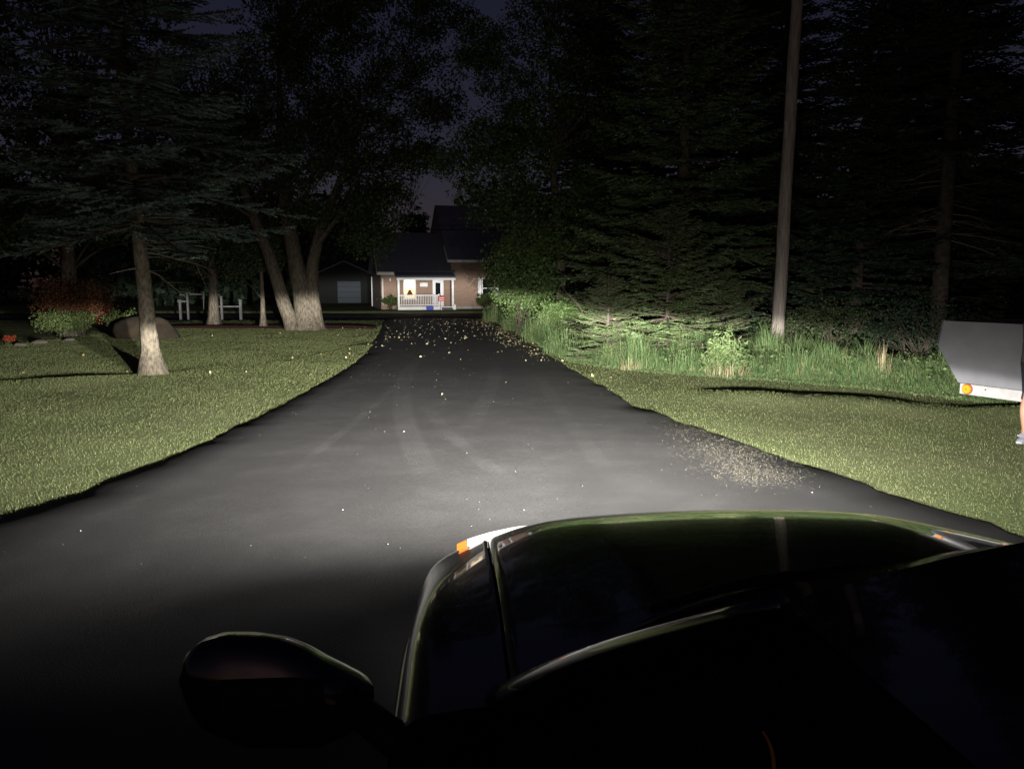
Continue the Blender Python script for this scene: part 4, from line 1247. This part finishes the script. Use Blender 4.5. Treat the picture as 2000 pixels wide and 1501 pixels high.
# nose: front band from the hood edge down to the bumper
us = lin(-.985, .985, 90)
panel(lin(-.774, .774, 61), lin(0.960, 1.0, 5), 0.0).build('nose_panel', M['paint'], car, smooth=True)
rows = []
for off, dz in ((0, 0), (.012, -.03), (.025, -.10), (.03, -.20), (.04, -.30), (.03, -.42), (-.02, -.55), (-.06, -.60)):
    rr = []
    for u in us:
        p = top(u, 1.0)
        n = Vector((u * 0.75, 0.55 if abs(u) < .9 else 0.25, 0)).normalized() if abs(u) > .4 else Vector((u * 0.4, 0.7, 0)).normalized()
        rr.append(p + n * off + Vector((0, 0, dz)))
    rows.append(rr)
bumper = MB().grid(rows).build('bumper', M['paint'], car, smooth=True)
g = MB()
for k in range(5):
    z = 0.60 - k * 0.045
    g.box(-0.42, 0.42, 0.735, 0.765, z, z + 0.016)
g.build('grille', M['trim'], car)
MB().box(-0.26, 0.26, 0.77, 0.785, 0.36, 0.46).build('licence_plate_holder', M['trim'], car)

# headlamps: lens wraps over the front corner of each fender
M['lens'] = mat('headlamp_lens', (0.8, 0.8, 0.82), 0.15, spec=0.6, emit=(1.0, 0.95, 0.90), estr=1.6)
M['amber'] = mat('amber_marker', (0.8, 0.25, 0.03), 0.3, emit=(1.0, 0.22, 0.03), estr=2.6)
M['bulb'] = mat('projector_lens', (0.9, 0.9, 0.9), 0.1, emit=(1.0, 0.97, 0.92), estr=6.0)
for sg in (-1, 1):
    rows = []
    for f in lin(0, 1, 9):
        u = sg * (.835 - f * .30)
        depth = (0.14 if sg < 0 else 0.05) * (1 - f) ** 0.8 + 0.002
        rows.append([top(u, 1 - depth * (1 - k / 4), 0.004 + (0.020 if sg < 0 else 0.004) * math.sin(math.pi * min(k / 4, .6) / 1.2) * (1 - f) ** 0.5) for k in range(5)] +
                    [top(u, 1.0, 0.0) + Vector((sg * 0.012 * (1 - f), 0.02 + 0.01 * k, -0.035 * (k + 1) * (1 - 0.45 * f))) for k in range(3)])
    hl = MB().grid(rows).build('headlight', M['lens'], car, smooth=True)
    rows = []
    for f in lin(0, 1, 4):
        u = sg * (.868 - f * .030)
        rows.append([top(u, 1 - (0.13 if sg < 0 else 0.05) * (1 - k / 4), 0.005 + (0.018 if sg < 0 else 0.003) * math.sin(math.pi * min(k / 4, .6) / 1.2)) for k in range(5)] + [top(u, 1.0, 0) + Vector((sg * 0.02, 0.012, -0.03 * (k + 1))) for k in range(2)])
    MB().grid(rows).build('side_marker', M['amber'], hl, smooth=True)
    MB().disc((sg * 0.66, 0.705, 0.74), (0, 1, 0), 0.035, 0.02, 18).build('projector', M['bulb'], hl)

M['dark_mirror'] = mat('dark_mirror', (0.03, 0.03, 0.035), 0.2, spec=0.5)
# body sides with wheel arches
FW, RW, WR = -0.16, -2.86, 0.355
def arch(v):
    z = 0.27
    for c in (FW, RW):
        d = abs(v - c)
        if d < 0.42: z = max(z, 0.34 + math.sqrt(0.42 ** 2 - d ** 2))
    return z
def belt(v):
    if v > -0.72:
        s = (v - vcowl(.985)) / (vf(.985) - vcowl(.985)); return top(.985, min(max(s, 0), 1)).z
    return 0.905 + 0.06 * min((-0.72 - v) / 2.4, 1)
vsx = [.17, .14, .10, .05] + lin(0, -.8, 34) + lin(-.82, -2.4, 24) + lin(-2.42, -3.3, 36) + [-3.4, -3.55, -3.65]
for sg in (-1, 1):
    rows = []
    for v in vsx:
        zt, zb = belt(v), arch(v)
        tuck = 0.10 * max((-3.2 - v) / 0.45, 0) ** 2
        rows.append([Vector((sg * (0.985 - tuck + 0.018 * math.sin(math.pi * f) - 0.05 * max(f - .75, 0) * 2), v, zt + (zb - zt) * f)) for f in lin(0, 1, 9)])
    MB().grid(rows).build('body_side', M['paint'], car, smooth=True)
    # door shut lines as inset strips, handles, mirrors
    for v in (-0.95, -1.95):
        MB().box(sg * 0.999 - .003, sg * 0.999 + .003, v - .004, v + .004, 0.34, 0.88).build('shut_line', M['trim'], car)
    for v in (-1.80, -2.72 + 0.2):
        MB().box(sg * 1.005 - .016, sg * 1.005 + .016, v - .09, v + .09, 0.80, 0.825).build('door_handle', M['paint'], car, bevel=0.006)
    # mirror housing on an arm
    rows = []
    for f in lin(0, 1, 25):
        u = 1.02 + 0.345 * f
        zt_ = float(np.interp(u, [1.02, 1.06, 1.106, 1.14, 1.177, 1.23, 1.286, 1.33, 1.352, 1.365], [0.998, 1.020, 1.047, 1.072, 1.090, 1.101, 1.104, 1.092, 1.07, 1.03]))
        zb_ = float(np.interp(u, [1.02, 1.06, 1.12, 1.25, 1.33, 1.365], [0.955, 0.91, 0.885, 0.89, 0.93, 1.02]))
        zc, hh = (zt_ + zb_) / 2, (zt_ - zb_) / 2
        dp = 0.085 * max(1 - (2 * f - 1) ** 4, 0) ** 0.5 + 0.01
        rows.append([Vector((sg * u, -0.60 + dp * math.sin(t) * (1.0 if math.sin(t) > 0 else 0.55), zc + hh * math.cos(t))) for t in lin(0, 2 * math.pi, 21)])
    mir = MB().grid(rows).build('mirror', M['paint'], car, smooth=True)
    MB().tube([(sg * 0.92, -0.70, 0.905), (sg * 1.0, -0.66, 0.95), (sg * 1.07, -0.62, 0.985)], [0.035, 0.03, 0.03], 10).build('mirror_arm', M['trim'], mir, smooth=True)
    MB().box(1.10 if sg > 0 else -1.28, 1.28 if sg > 0 else -1.10, -0.652, -0.648, 0.985, 1.045).build('mirror_glass', M['dark_mirror'], mir, bevel=0.001)
    # wheels
    for v in (FW, RW):
        w = MB()
        prof = [(0.215, -0.09), (0.30, -0.105), (0.345, -0.09), (WR, -0.05), (WR, 0.05), (0.345, 0.09), (0.30, 0.105), (0.215, 0.09)]
        rows = [[Vector((sg * 0.88 + x, v + r * math.cos(a), WR + r * math.sin(a))) for r, x in prof] for a in lin(0, 2 * math.pi, 33)]
        wo = w.grid(rows).build('wheel', M['rubber'], car, smooth=True)
        rim = MB()
        for k in range(5):
            a = 2 * math.pi * k / 5
            d = Vector((0, math.cos(a), math.sin(a)))
            rim.tube([Vector((sg * 0.945, v, WR)), Vector((sg * 0.955, v, WR)) + d * 0.21], [0.05, 0.03], 6)
        rim.tube([(sg * 0.92, v, WR), (sg * 0.965, v, WR)], 0.055, 14)
        rows = [[Vector((sg * 0.88 + x, v + r * math.cos(a), WR + r * math.sin(a))) for r, x in ((0.218, -.08), (0.205, 0.0), (0.218, .085), (0.20, .085), (0.19, 0))] for a in lin(0, 2 * math.pi, 33)]
        rim.grid(rows)
        rim.build('rim', M['alloy'], wo, smooth=True)

# windscreen, pillars, roof, glass
M['screen'] = None
m, nt, b = new_mat('windscreen_glass')
tr_ = nt.nodes.new('ShaderNodeBsdfTransparent'); tr_.inputs['Color'].default_value = (0.42, 0.45, 0.44, 1)
gl_ = nt.nodes.new('ShaderNodeBsdfGlossy'); gl_.inputs['Roughness'].default_value = 0.02
fr_ = nt.nodes.new('ShaderNodeFresnel'); fr_.inputs['IOR'].default_value = 1.12
mx_ = nt.nodes.new('ShaderNodeMixShader')
ml_ = nt.nodes.new('ShaderNodeMath'); ml_.operation = 'MULTIPLY'; ml_.inputs[1].default_value = 0.45
nt.links.new(fr_.outputs['Fac'], ml_.inputs[0]); nt.links.new(ml_.outputs[0], mx_.inputs['Fac']); nt.links.new(tr_.outputs[0], mx_.inputs[1]); nt.links.new(gl_.outputs[0], mx_.inputs[2])
nt.links.new(mx_.outputs[0], nt.nodes['Material Output'].inputs['Surface'])
M['screen'] = m
def scr(u0, f):
    """windscreen surface, u0 in -1..1 across, f 0 at the cowl, 1 at the roof"""
    hwid = 0.775 + (0.60 - 0.775) * f
    u = u0 * hwid
    vb = vcowl(u0 * 0.77) - 0.015
    vt = -1.30 - 0.10 * u0 ** 2
    zb = 1.085 - 0.05 * u0 ** 2
    zt = 1.518 - 0.03 * u0 ** 2
    return Vector((u, vb + (vt - vb) * f, zb + (zt - zb) * f + 0.012 * math.sin(math.pi * f)))
MB().grid([[scr(a, f) for a in lin(-1, 1, 31)] for f in lin(0.0, 1, 15)]).build('windscreen', M['screen'], car, smooth=True)
# cowl: body-coloured lip rising to the glass, black scuttle
MB().grid([[Vector((p.x, p.y + dy, p.z + dz)) for p in (scr(a, 0) for a in lin(-1, 1, 31))] for dy, dz in ((0.010, -0.05), (0.014, -0.012), (0.004, 0.004), (-0.04, 0.022))]).build('cowl', M['paint'], car, smooth=True)
for u0 in (-0.62, 0.12):
    a_, b2 = scr(u0, 0.02) + Vector((0, 0.03, 0.012)), scr(u0 + 0.62, 0.05) + Vector((0, 0.02, 0.02))
    arm = MB().tube([a_, a_.lerp(b2, 0.5) + Vector((0, 0.01, 0.012)), b2], [0.011, 0.008, 0.005], 6).build('wiper_arm', M['trim'], car, smooth=True)
    c2_ = scr(u0 + 0.18, 0.035) + Vector((0, 0.012, 0.016)); d2_ = scr(u0 + 0.80, 0.06) + Vector((0, 0.012, 0.016))
    MB().tube([c2_, c2_.lerp(d2_, 0.5) + Vector((0, 0, 0.006)), d2_], [0.006, 0.007, 0.004], 5).build('wiper_blade', M['rubber'], arm)
for sg in (-1, 1):
    MB().tube([scr(sg, f) + Vector((sg * 0.012, 0, 0.0)) for f in lin(-0.02, 1, 12)], lin(0.03, 0.008, 12), 8).build('front_pillar', M['paint'], car, smooth=True)
    for v, lean in ((-1.98, 0.02), (-3.05, 0.22)):
        MB().tube([(sg * 0.93, v, 0.95), (sg * 0.78, v - 0.0 + lean * 0.4, 1.25), (sg * 0.62, v + lean, 1.485)], [0.04, 0.035, 0.035], 8).build('pillar', M['paint'], car, smooth=True)
    MB().grid([[Vector((sg * 0.94, -2.02, .95)), Vector((sg * 0.94, -3.0, .96))], [Vector((sg * 0.80, -2.0, 1.22)), Vector((sg * 0.80, -2.9, 1.22))], [Vector((sg * 0.64, -2.0, 1.45)), Vector((sg * 0.64, -2.8, 1.45))]]).build('side_window', M['screen'], car)
MB().grid([[Vector((u, -1.30 - 0.10 * (u / .6) ** 2 * (1 - g) - 1.72 * g, 1.522 - 0.03 * (u / .6) ** 2 + 0.02 * math.sin(math.pi * min(g * 2, 1) ) - 0.085 * g ** 2)) for u in lin(-.615, .615, 25)] for g in lin(0, 1, 16)]).build('roof', M['paint'], car, smooth=True)
MB().grid([[Vector((u, -3.02 - 0.5 * f, 1.46 - 0.06 * (abs(u) / .62) ** 3 - 0.48 * f)) for u in (lin(-.62 - .2 * f, .62 + .2 * f, 15))] for f in lin(0, 1, 6)]).build('rear_window', M['screen'], car, smooth=True)
MB().grid([[Vector((u, -3.52 - 0.14 * math.sin(2 * f), 0.965 - 0.66 * f - 0.02 * (u / .9) ** 2)) for u in lin(-.9, .9, 15)] for f in lin(0, 1, 8)]).build('tailgate', M['paint'], car, smooth=True)
MB().box(-0.95, 0.95, -3.4, 0.55, 0.20, 0.24).build('floor_pan', M['trim'], car)
# cabin
MB().grid([[Vector((u, vcowl(u) + 0.06 - 0.62 * f, 1.02 - 0.04 * abs(u) ** 2 - 0.05 * f - 0.25 * max(f - .7, 0) * 3)) for u in lin(-.80, .80, 21)] for f in lin(0, 1, 8)]).build('dashboard', M['trim'], car, smooth=True)
sw = MB()
sc = Vector((-0.37, -1.18, 0.93)); sa = Vector((0, -0.9, 0.44)).normalized(); sb = sa.cross(Vector((1, 0, 0))).normalized()
ring = [sc + (Vector((1, 0, 0)) * math.cos(a) + sb * math.sin(a)) * 0.185 for a in lin(0, 2 * math.pi, 29)]
sw.tube(ring, 0.016, 8, cap=False)
for a in (math.pi, 0, -math.pi / 2):
    sw.tube([sc, sc + (Vector((1, 0, 0)) * math.cos(a) + sb * math.sin(a)) * 0.18], [0.03, 0.014], 6)
sw.build('steering_wheel', M['trim'], car, smooth=True)
M['gauge'] = mat('dash_glow', (0.3, 0.1, 0.05), 0.5, emit=(1.0, 0.30, 0.12), estr=0.009)  # faint emission stands in for orange light falling on the dash
gz = MB()
gc = Vector((-0.43, -0.84, 0.985))
rows = [[gc + (Vector((1, 0, 0)) * math.cos(a) + sb * math.sin(a)) * r + sa * d for r, d in ((0.05, 0.0), (0.056, 0.02), (0.062, 0.0))] for a in lin(0, 2 * math.pi, 29)]
bz = gz.grid(rows).build('gauge_bezel', M['trim'], car, smooth=True)
gz = MB()
gz.tube([gc + (Vector((1, 0, 0)) * math.cos(a) + sb * math.sin(a)) * 0.066 for a in lin(-0.7, 0.6, 14)], lin(0.006, 0.0015, 14), 6)
gz.build('gauge_glow', M['gauge'], bz)
MB().box(-0.325, -0.275, -0.915, -0.908, 0.972, 0.979).build('dash_glint', M['gauge'], car)  # orange glint on the dash, put in as a small glowing bar
for u in (-0.37, 0.37):
    MB().box(u - 0.25, u + 0.25, -2.1, -1.55, 0.42, 0.62).build('seat', M['trim'], car, bevel=0.06)
    MB().box(u - 0.24, u + 0.24, -2.25, -2.11, 0.60, 1.18).build('seat_back', M['trim'], car, bevel=0.05)

# headlight beams: dipped beam with a cut-off, its shape given by the lamp's own light distribution
def beam(name, u, energy, aim):
    ld = bpy.data.lights.new(name, 'SPOT')
    ld.energy = energy
    ld.color = (1.0, 0.97, 0.93)
    ld.spot_size = R(175)
    ld.spot_blend = 0.15
    ld.shadow_soft_size = 0.035
    ld.use_nodes = True
    nt = ld.node_tree
    em = nt.nodes['Emission']
    N, L = nt.nodes.new, nt.links.new
    tc = N('ShaderNodeTexCoord')
    sp = N('ShaderNodeSeparateXYZ'); L(tc.outputs['Normal'], sp.inputs[0])
    def ma(op, a, bb=None, cc=None):
        x = N('ShaderNodeMath'); x.operation = op
        for i, s in enumerate((a, bb, cc)):
            if s is None: continue
            if hasattr(s, 'links'): L(s, x.inputs[i])
            else: x.inputs[i].default_value = s
        return x.outputs[0]
    X, Y, Z = sp.outputs
    fz = ma('MAXIMUM', ma('MULTIPLY', Z, -1.0), 0.02)
    v = ma('MULTIPLY', ma('ARCSINE', Y), 57.2958)                      # degrees above the horizontal
    h = ma('MULTIPLY', ma('ARCTAN2', X, fz), 57.2958)                  # degrees to the right
    cut = ma('MULTIPLY_ADD', ma('POWER', 2.718, ma('MULTIPLY', ma('MULTIPLY', h, h), -0.006)), 1.1, CUT0)
    cut = ma('SUBTRACT', cut, ma('MULTIPLY', ma('MAXIMUM', ma('SUBTRACT', h, 19.0), 0.0), 0.10))     # drops away to the right
    cut = ma('SUBTRACT', cut, ma('MULTIPLY', ma('MAXIMUM', ma('SUBTRACT', -26.0, h), 0.0), 0.06))
    dv = ma('SUBTRACT', v, cut)
    mr = N('ShaderNodeMapRange'); mr.interpolation_type = 'SMOOTHSTEP'
    mr.inputs[1].default_value = 0.9; mr.inputs[2].default_value = -0.7
    L(dv, mr.inputs[0])
    below = mr.outputs[0]
    def ex(x, k): return ma('POWER', 2.718, ma('MULTIPLY', x, 1.0 / k))
    neg = ma('MINIMUM', dv, 0.0)
    pos = ma('MAXIMUM', dv, 0.0)
    core = ma('ADD', ma('ADD', ma('MULTIPLY', ex(neg, 1.6), B_A), ma('MULTIPLY', ex(neg, 5.0), B_B)), ma('MULTIPLY', ex(neg, 14.0), B_C))
    sv_ = ma('DIVIDE', ma('ADD', v, 11.0), 4.0); sh_ = ma('DIVIDE', ma('SUBTRACT', h, 4.0), 11.0)
    spot = ma('POWER', 2.718, ma('MULTIPLY', ma('ADD', ma('MULTIPLY', sv_, sv_), ma('MULTIPLY', sh_, sh_)), -1.0))
    core = ma('MULTIPLY_ADD', spot, 0.09, core)
    hp = ma('DIVIDE', 1.0, ma('ADD', 1.0, ma('POWER', ma('DIVIDE', ma('MULTIPLY_ADD', ma('MAXIMUM', ma('SUBTRACT', h, 14.0), 0.0), 0.55, ma('ABSOLUTE', ma('ADD', h, 4.0))), H_W), 2.6)))
    side = N('ShaderNodeMapRange'); side.interpolation_type = 'SMOOTHSTEP'
    side.inputs[1].default_value = 74.0; side.inputs[2].default_value = 46.0
    L(ma('ABSOLUTE', h), side.inputs[0])
    hp = ma('MULTIPLY', hp, side.outputs[0])
    hp2 = ma('DIVIDE', 1.0, ma('ADD', 1.0, ma('POWER', ma('ABSOLUTE', ma('DIVIDE', h, 44.0)), 4.0)))
    stray = ma('ADD', ma('MULTIPLY', ex(pos, -2.2), S_A), ma('MULTIPLY', ex(pos, -13.0), S_B))
    lowcut = N('ShaderNodeMapRange'); lowcut.interpolation_type = 'SMOOTHSTEP'
    lowcut.inputs[1].default_value = -22.0; lowcut.inputs[2].default_value = -5.5; lowcut.inputs[3].default_value = 0.002
    L(ma('SUBTRACT', v, ma('MULTIPLY', ma('MAXIMUM', ma('SUBTRACT', ma('ABSOLUTE', h), 20.0), 0.0), 0.075)), lowcut.inputs[0])
    tot = ma('MULTIPLY', ma('ADD', ma('MULTIPLY', ma('MULTIPLY', core, below), hp), ma('MULTIPLY', stray, hp2)), lowcut.outputs[0])
    L(tot, em.inputs['Strength'])
    o = bpy.data.objects.new(name, ld)
    col.objects.link(o)
    o.parent = car
    o.location = (u, 0.80, 0.745)
    o.rotation_euler = (math.pi / 2, 0, aim)
    return o
CUT0 = 0.25
B_A, B_B, B_C = 1.15, 0.30, 0.10
S_A, S_B = 0.11, 0.013
H_W = 26.0
BEAM = 56000
beam('headlight_beam', -0.66, BEAM, R(1))
beam('headlight_beam', 0.66, BEAM, R(-1))

# ------------------------------------------------------------------ trailer at the right edge
TD = Vector((math.sin(R(24.06)), -math.cos(R(24.06)), 0))     # along its side, toward the camera
p0 = ray(1878, 767) * 10.4; p0.z += CAM_H
tr = empty('trailer', (p0.x, p0.y, 0.0), math.atan2(TD.y, TD.x))
tag(tr, 'silver sheet-metal trailer with an amber side lamp at the right edge', 'trailer')
zr = p0.z
Lz = lambda y: A(1870, y, p0.y).z
z_rail, z_low, z_bend, z_top = zr, Lz(747), Lz(674), Lz(627)
TL, TW = 3.4, 1.7
# local x runs toward the camera, local y away from it to the right
def ring(x0, x1, y0, y1, z): return [(x0, y0, z), (x1, y0, z), (x1, y1, z), (x0, y1, z)]
e_b, e_t, f_b = -0.34, -0.29, -0.10
r1 = ring(-0.06, TL, 0, TW, z_low); r2 = ring(e_b, TL + .2, f_b, TW - f_b, z_bend); r3 = ring(e_t, TL + .2, f_b, TW - f_b, z_top)
def wallring(ra, rb, i, t=0.025):
    a, b_, c_, d_ = Vector(ra[i]), Vector(ra[(i + 1) % 4]), Vector(rb[(i + 1) % 4]), Vector(rb[i])
    n = (b_ - a).cross(d_ - a).normalized()
    return MB().prism([a, b_, c_, d_], -n * t)
for i in range(4):
    wallring(r1, r2, i).build('lower_panel', M['alu'], tr)
    wallring(r2, r3, i).build('upper_panel', M['alu'], tr)
MB().box(-0.04, TL - .02, 0.03, TW - .03, z_low - 0.04, z_low - 0.005).build('deck', M['alu'], tr)
MB().box(0.0, TL, -0.045, 0.028, z_rail, z_low - 0.002).build('side_rail', M['alu_rail'], tr, bevel=0.004)
MB().box(0.0, TL, TW - 0.028, TW + 0.045, z_rail, z_low - 0.002).build('side_rail', M['alu_rail'], tr, bevel=0.004)
for x in (0.35, TL - 0.35): MB().box(x, x + 0.05, 0.03, TW - 0.03, z_rail + 0.02, z_low - 0.045).build('cross_member', M['alu_rail'], tr)
M['amber_lens'] = mat('amber_lens', (0.45, 0.13, 0.008), 0.35, emit=(1.0, 0.30, 0.015), estr=0.45)
lampz = (z_rail + z_low) / 2 + 0.004
lm = MB().disc((0.115, -0.046, lampz), (0, -1, 0), 0.072, 0.018, 26).build('marker_lamp', mat('lamp_rim', (0.16, 0.04, 0.015), 0.5), tr, smooth=False)
MB().disc((0.115, -0.065, lampz), (0, -1, 0), 0.056, 0.014, 26).build('amber_lens', M['amber_lens'], lm)
MB().disc((0.115, -0.08, lampz), (0, -1, 0), 0.012, 0.004, 12).build('lens_screw', mat('lens_screw', (0.3, 0.08, 0.01), 0.5), lm)
MB().disc((0.36, -0.046, lampz + 0.02), (0, -1, 0), 0.009, 0.006, 10).build('rivet', M['trim'], tr)
for y in (0.16, TW - 0.16):
    w = MB().grid([[Vector((1.9 + r * math.cos(a), y + x, 0.27 + r * math.sin(a))) for r, x in ((.15, -.07), (.22, -.08), (.27, -.05), (.27, .05), (.22, .08), (.15, .07))] for a in lin(0, 2 * math.pi, 25)]).build('wheel', M['rubber'], tr, smooth=True)
    MB().disc((1.9, y - 0.05, 0.27), (0, 1, 0), 0.155, 0.1, 20).build('rim', M['alu_rail'], w)
MB().tube([(1.9, 0.1, 0.27), (1.9, TW - 0.1, 0.27)], 0.03, 8).build('axle', M['trim'], tr)
MB().tube([(TL, TW / 2, z_rail + 0.05), (TL + 1.1, TW / 2, z_rail + 0.05), (TL + 1.25, TW / 2, z_rail + 0.05)], 0.04, 8).build('drawbar', M['alu_rail'], tr)
MB().tube([(TL + 0.9, TW / 2 + 0.07, 0.03), (TL + 0.9, TW / 2 + 0.07, 0.55)], 0.025, 8).build('jockey_stand', M['trim'], tr)

# ------------------------------------------------------------------ person half out of the frame
q = G(1986, 859)
per = empty('person', (q.x + 0.24, q.y + 0.10, 0), 0)
tag(per, 'person in dark knee-length shorts and white shoes beside the trailer, cut by the frame', 'person')
per.location.z = float(H(per.location.x, per.location.y)) + 0.03
def skin(name, joints, edges, mt, parent, root_i=0, sub=2):
    me = bpy.data.meshes.new(name)
    me.from_pydata([j[:3] for j in joints], edges, [])
    o = link(name, me, mt, parent)
    md = o.modifiers.new('skin', 'SKIN'); md.use_smooth_shade = True
    sd = me.skin_vertices[0].data
    for i, j in enumerate(joints):
        r = j[3] if hasattr(j[3], '__len__') else (j[3], j[3])
        sd[i].radius = r
        sd[i].use_root = (i == root_i)
    s2 = o.modifiers.new('sub', 'SUBSURF'); s2.levels = sub; s2.render_levels = sub
    return o
# facing -x, turned a little toward the camera; near leg (front one) at the origin
Jt = [(0.10, 0.16, 0.92, .13), (0.09, 0.16, 1.12, .125), (0.10, 0.17, 1.32, .15), (0.11, 0.17, 1.44, .09), (0.10, 0.17, 1.52, .052), (0.06, 0.16, 1.60, .085), (0.04, 0.155, 1.69, .095), (0.06, 0.16, 1.76, .065),
      (0.075, 0.06, 0.86, .095), (-0.09, -0.01, 0.50, .062), (-0.115, 0.0, 0.35, .056), (-0.085, 0.0, 0.09, .036), (-0.12, -0.02, 0.05, .035),
      (0.13, 0.27, 0.86, .095), (0.16, 0.30, 0.50, .062), (0.20, 0.30, 0.34, .058), (0.24, 0.30, 0.09, .036), (0.20, 0.28, 0.05, .035),
      (0.11, 0.01, 1.40, .055), (0.19, -0.05, 1.14, .043), (0.26, -0.05, 0.92, .032), (0.27, -0.04, 0.86, (.022, .036)),
      (0.12, 0.34, 1.40, .055), (0.17, 0.41, 1.14, .043), (0.24, 0.43, 0.92, .032), (0.24, 0.42, 0.86, (.022, .036))]
Ed = [(0, 1), (1, 2), (2, 3), (3, 4), (4, 5), (5, 6), (6, 7), (0, 8), (8, 9), (9, 10), (10, 11), (11, 12), (0, 13), (13, 14), (14, 15), (15, 16), (16, 17),
      (3, 18), (18, 19), (19, 20), (20, 21), (3, 22), (22, 23), (23, 24), (24, 25)]
body = skin('body', Jt, Ed, M['skin'], per)
for hx, hy in ((0.27, -0.04), (0.24, 0.42)):
    for k in range(4):
        yy = hy + (k - 1.5) * 0.02
        ln = (0.07, 0.08, 0.075, 0.06)[k]
        skin('finger', [(hx, yy, 0.85, .011), (hx - 0.012, yy, 0.85 - ln * 0.55, .0095), (hx + 0.008, yy, 0.85 - ln, .008)], [(0, 1), (1, 2)], M['skin'], body, sub=1)
    skin('thumb', [(hx - 0.01, hy - 0.025, 0.885, .012), (hx - 0.045, hy - 0.03, 0.85, .010), (hx - 0.05, hy - 0.02, 0.82, .008)], [(0, 1), (1, 2)], M['skin'], body, sub=1)
def rings(name, sec, mt, parent, n=24, cap=False):
    rows = [[Vector((cx + rx * math.cos(t), cy + ry * math.sin(t), z)) for t in lin(0, 2 * math.pi, n + 1)] for cx, cy, z, rx, ry in sec]
    return MB().grid(rows).build(name, mt, parent, smooth=True)
rings('shirt', [(.10, .16, .88, .150, .185), (.095, .16, .98, .148, .18), (.09, .16, 1.12, .145, .175), (.10, .17, 1.3, .155, .20), (.105, .17, 1.40, .13, .205), (.11, .17, 1.46, .09, .12), (.105, .17, 1.50, .062, .066)], M['shirt'], per)
for a, b_ in (((.11, -.01, 1.42), (.175, -.048, 1.19)), ((.12, .35, 1.42), (.16, .405, 1.19))):
    MB().tube([a, Vector(a).lerp(Vector(b_), .5), b_], [.075, .07, .062], 14, cap=False).build('sleeve', M['shirt'], per, smooth=True)
sh = MB()
for (hx, hy), (kx, ky) in (((.085, .07), (-.055, -.0)), ((.125, .26), (.16, .30))):
    sec = [(hx, hy, .93, .135, .125), (hx, hy, .84, .135, .122), ((hx + kx) / 2, (hy + ky) / 2, .66, .112, .108), (kx, ky, .47, .096, .095), (kx, ky, .465, .088, .088)]
    sh.grid([[Vector((cx + rx * math.cos(t), cy + ry * math.sin(t), z)) for t in lin(0, 2 * math.pi, 25)] for cx, cy, z, rx, ry in sec])
sh.build('shorts', M['denim'], per, smooth=True)
bm = bmesh.new(); bmesh.ops.create_icosphere(bm, subdivisions=3, radius=1)
for v in bm.verts:
    v.co = Vector((0.085 + v.co.x * .105, 0.165 + v.co.y * .10, 1.70 + v.co.z * .115))
bmesh.ops.delete(bm, geom=[v for v in bm.verts if v.co.x < 0.02 and v.co.z < 1.735 or v.co.z < 1.62], context='VERTS')
me = bpy.data.meshes.new('hair'); bm.to_mesh(me); bm.free(); link('hair', me, M['hair'], per, smooth=True)
for sx, sy in ((-.052, .125), (-.052, .185)):
    MB().disc((sx + 0.004, sy, 1.665), (-1, 0, 0), 0.011, 0.006, 10).build('eye', M['trim'], body)
MB().add([(-.05, .145, 1.62), (-.05, .167, 1.62), (-.085, .156, 1.615), (-.056, .156, 1.665)], [(0, 1, 2), (0, 2, 3), (1, 3, 2), (0, 3, 1)]).build('nose', M['skin'], body)
MB().box(-.058, -.048, .136, .176, 1.583, 1.590).build('mouth', mat('lips', (0.32, 0.12, 0.1), 0.5), body)
for sy in (.062, .258): MB().disc((.065, sy, 1.645), (0, 1, 0), 0.026, 0.012, 12).build('ear', M['skin'], body)
def shoe(ax, ay, ang):
    o_ = empty('shoe', (ax, ay, 0)); bpy.data.objects.remove(o_)
    secs = []
    for f, hw, hh in ((0, .024, .075), (.06, .034, .095), (.2, .037, .105), (.36, .038, .102), (.5, .042, .075), (.66, .047, .062), (.82, .045, .05), (.94, .032, .036), (1, .012, .022)):
        x = -0.065 + f * 0.285
        secs.append([(x, hw * c, max(0.012, hh * s_) if s_ > 0 else 0.012) for c, s_ in ((-1.0, 0), (-1.05, .35), (-.85, .72), (-.45, .95), (0, 1), (.45, .95), (.85, .72), (1.05, .35), (1.0, 0))])
    ca, sa_ = math.cos(ang), math.sin(ang)
    tf = lambda p: Vector((ax + p[0] * ca - p[1] * sa_, ay + p[0] * sa_ + p[1] * ca, p[2] - 0.012))
    s_o = MB().grid([[tf(p) for p in s] for s in secs]).build('shoe', M['shoe'], per, smooth=True)
    so = [tf((-0.07 + 0.295 * f, sg * w, 0.0)) for sg, fs in ((1, lin(0, 1, 9)), (-1, lin(1, 0, 9))) for f in fs for w in [0.047 * (1 - (2 * f - 1.05) ** 6 * 0.55)]]
    MB().prism(so, (0, 0, 0.022)).build('sole', M['shoe'], s_o)
    for k in range(4):
        x = 0.055 + 0.022 * k
        MB().tube([tf((x, -.022, .090 - .009 * k)), tf((x, 0, .098 - .009 * k)), tf((x, .022, .090 - .009 * k))], .0035, 5).build('lace', M['shoe'], s_o)
    MB().tube([tf((-.012, 0, .085)), tf((-.008, 0, .13))], [.044, .043], 14, cap=False).build('sock', M['shoe'], s_o, smooth=True)
shoe(-0.085, 0.0, math.pi + 0.75)
shoe(0.24, 0.30, math.pi + 0.2)
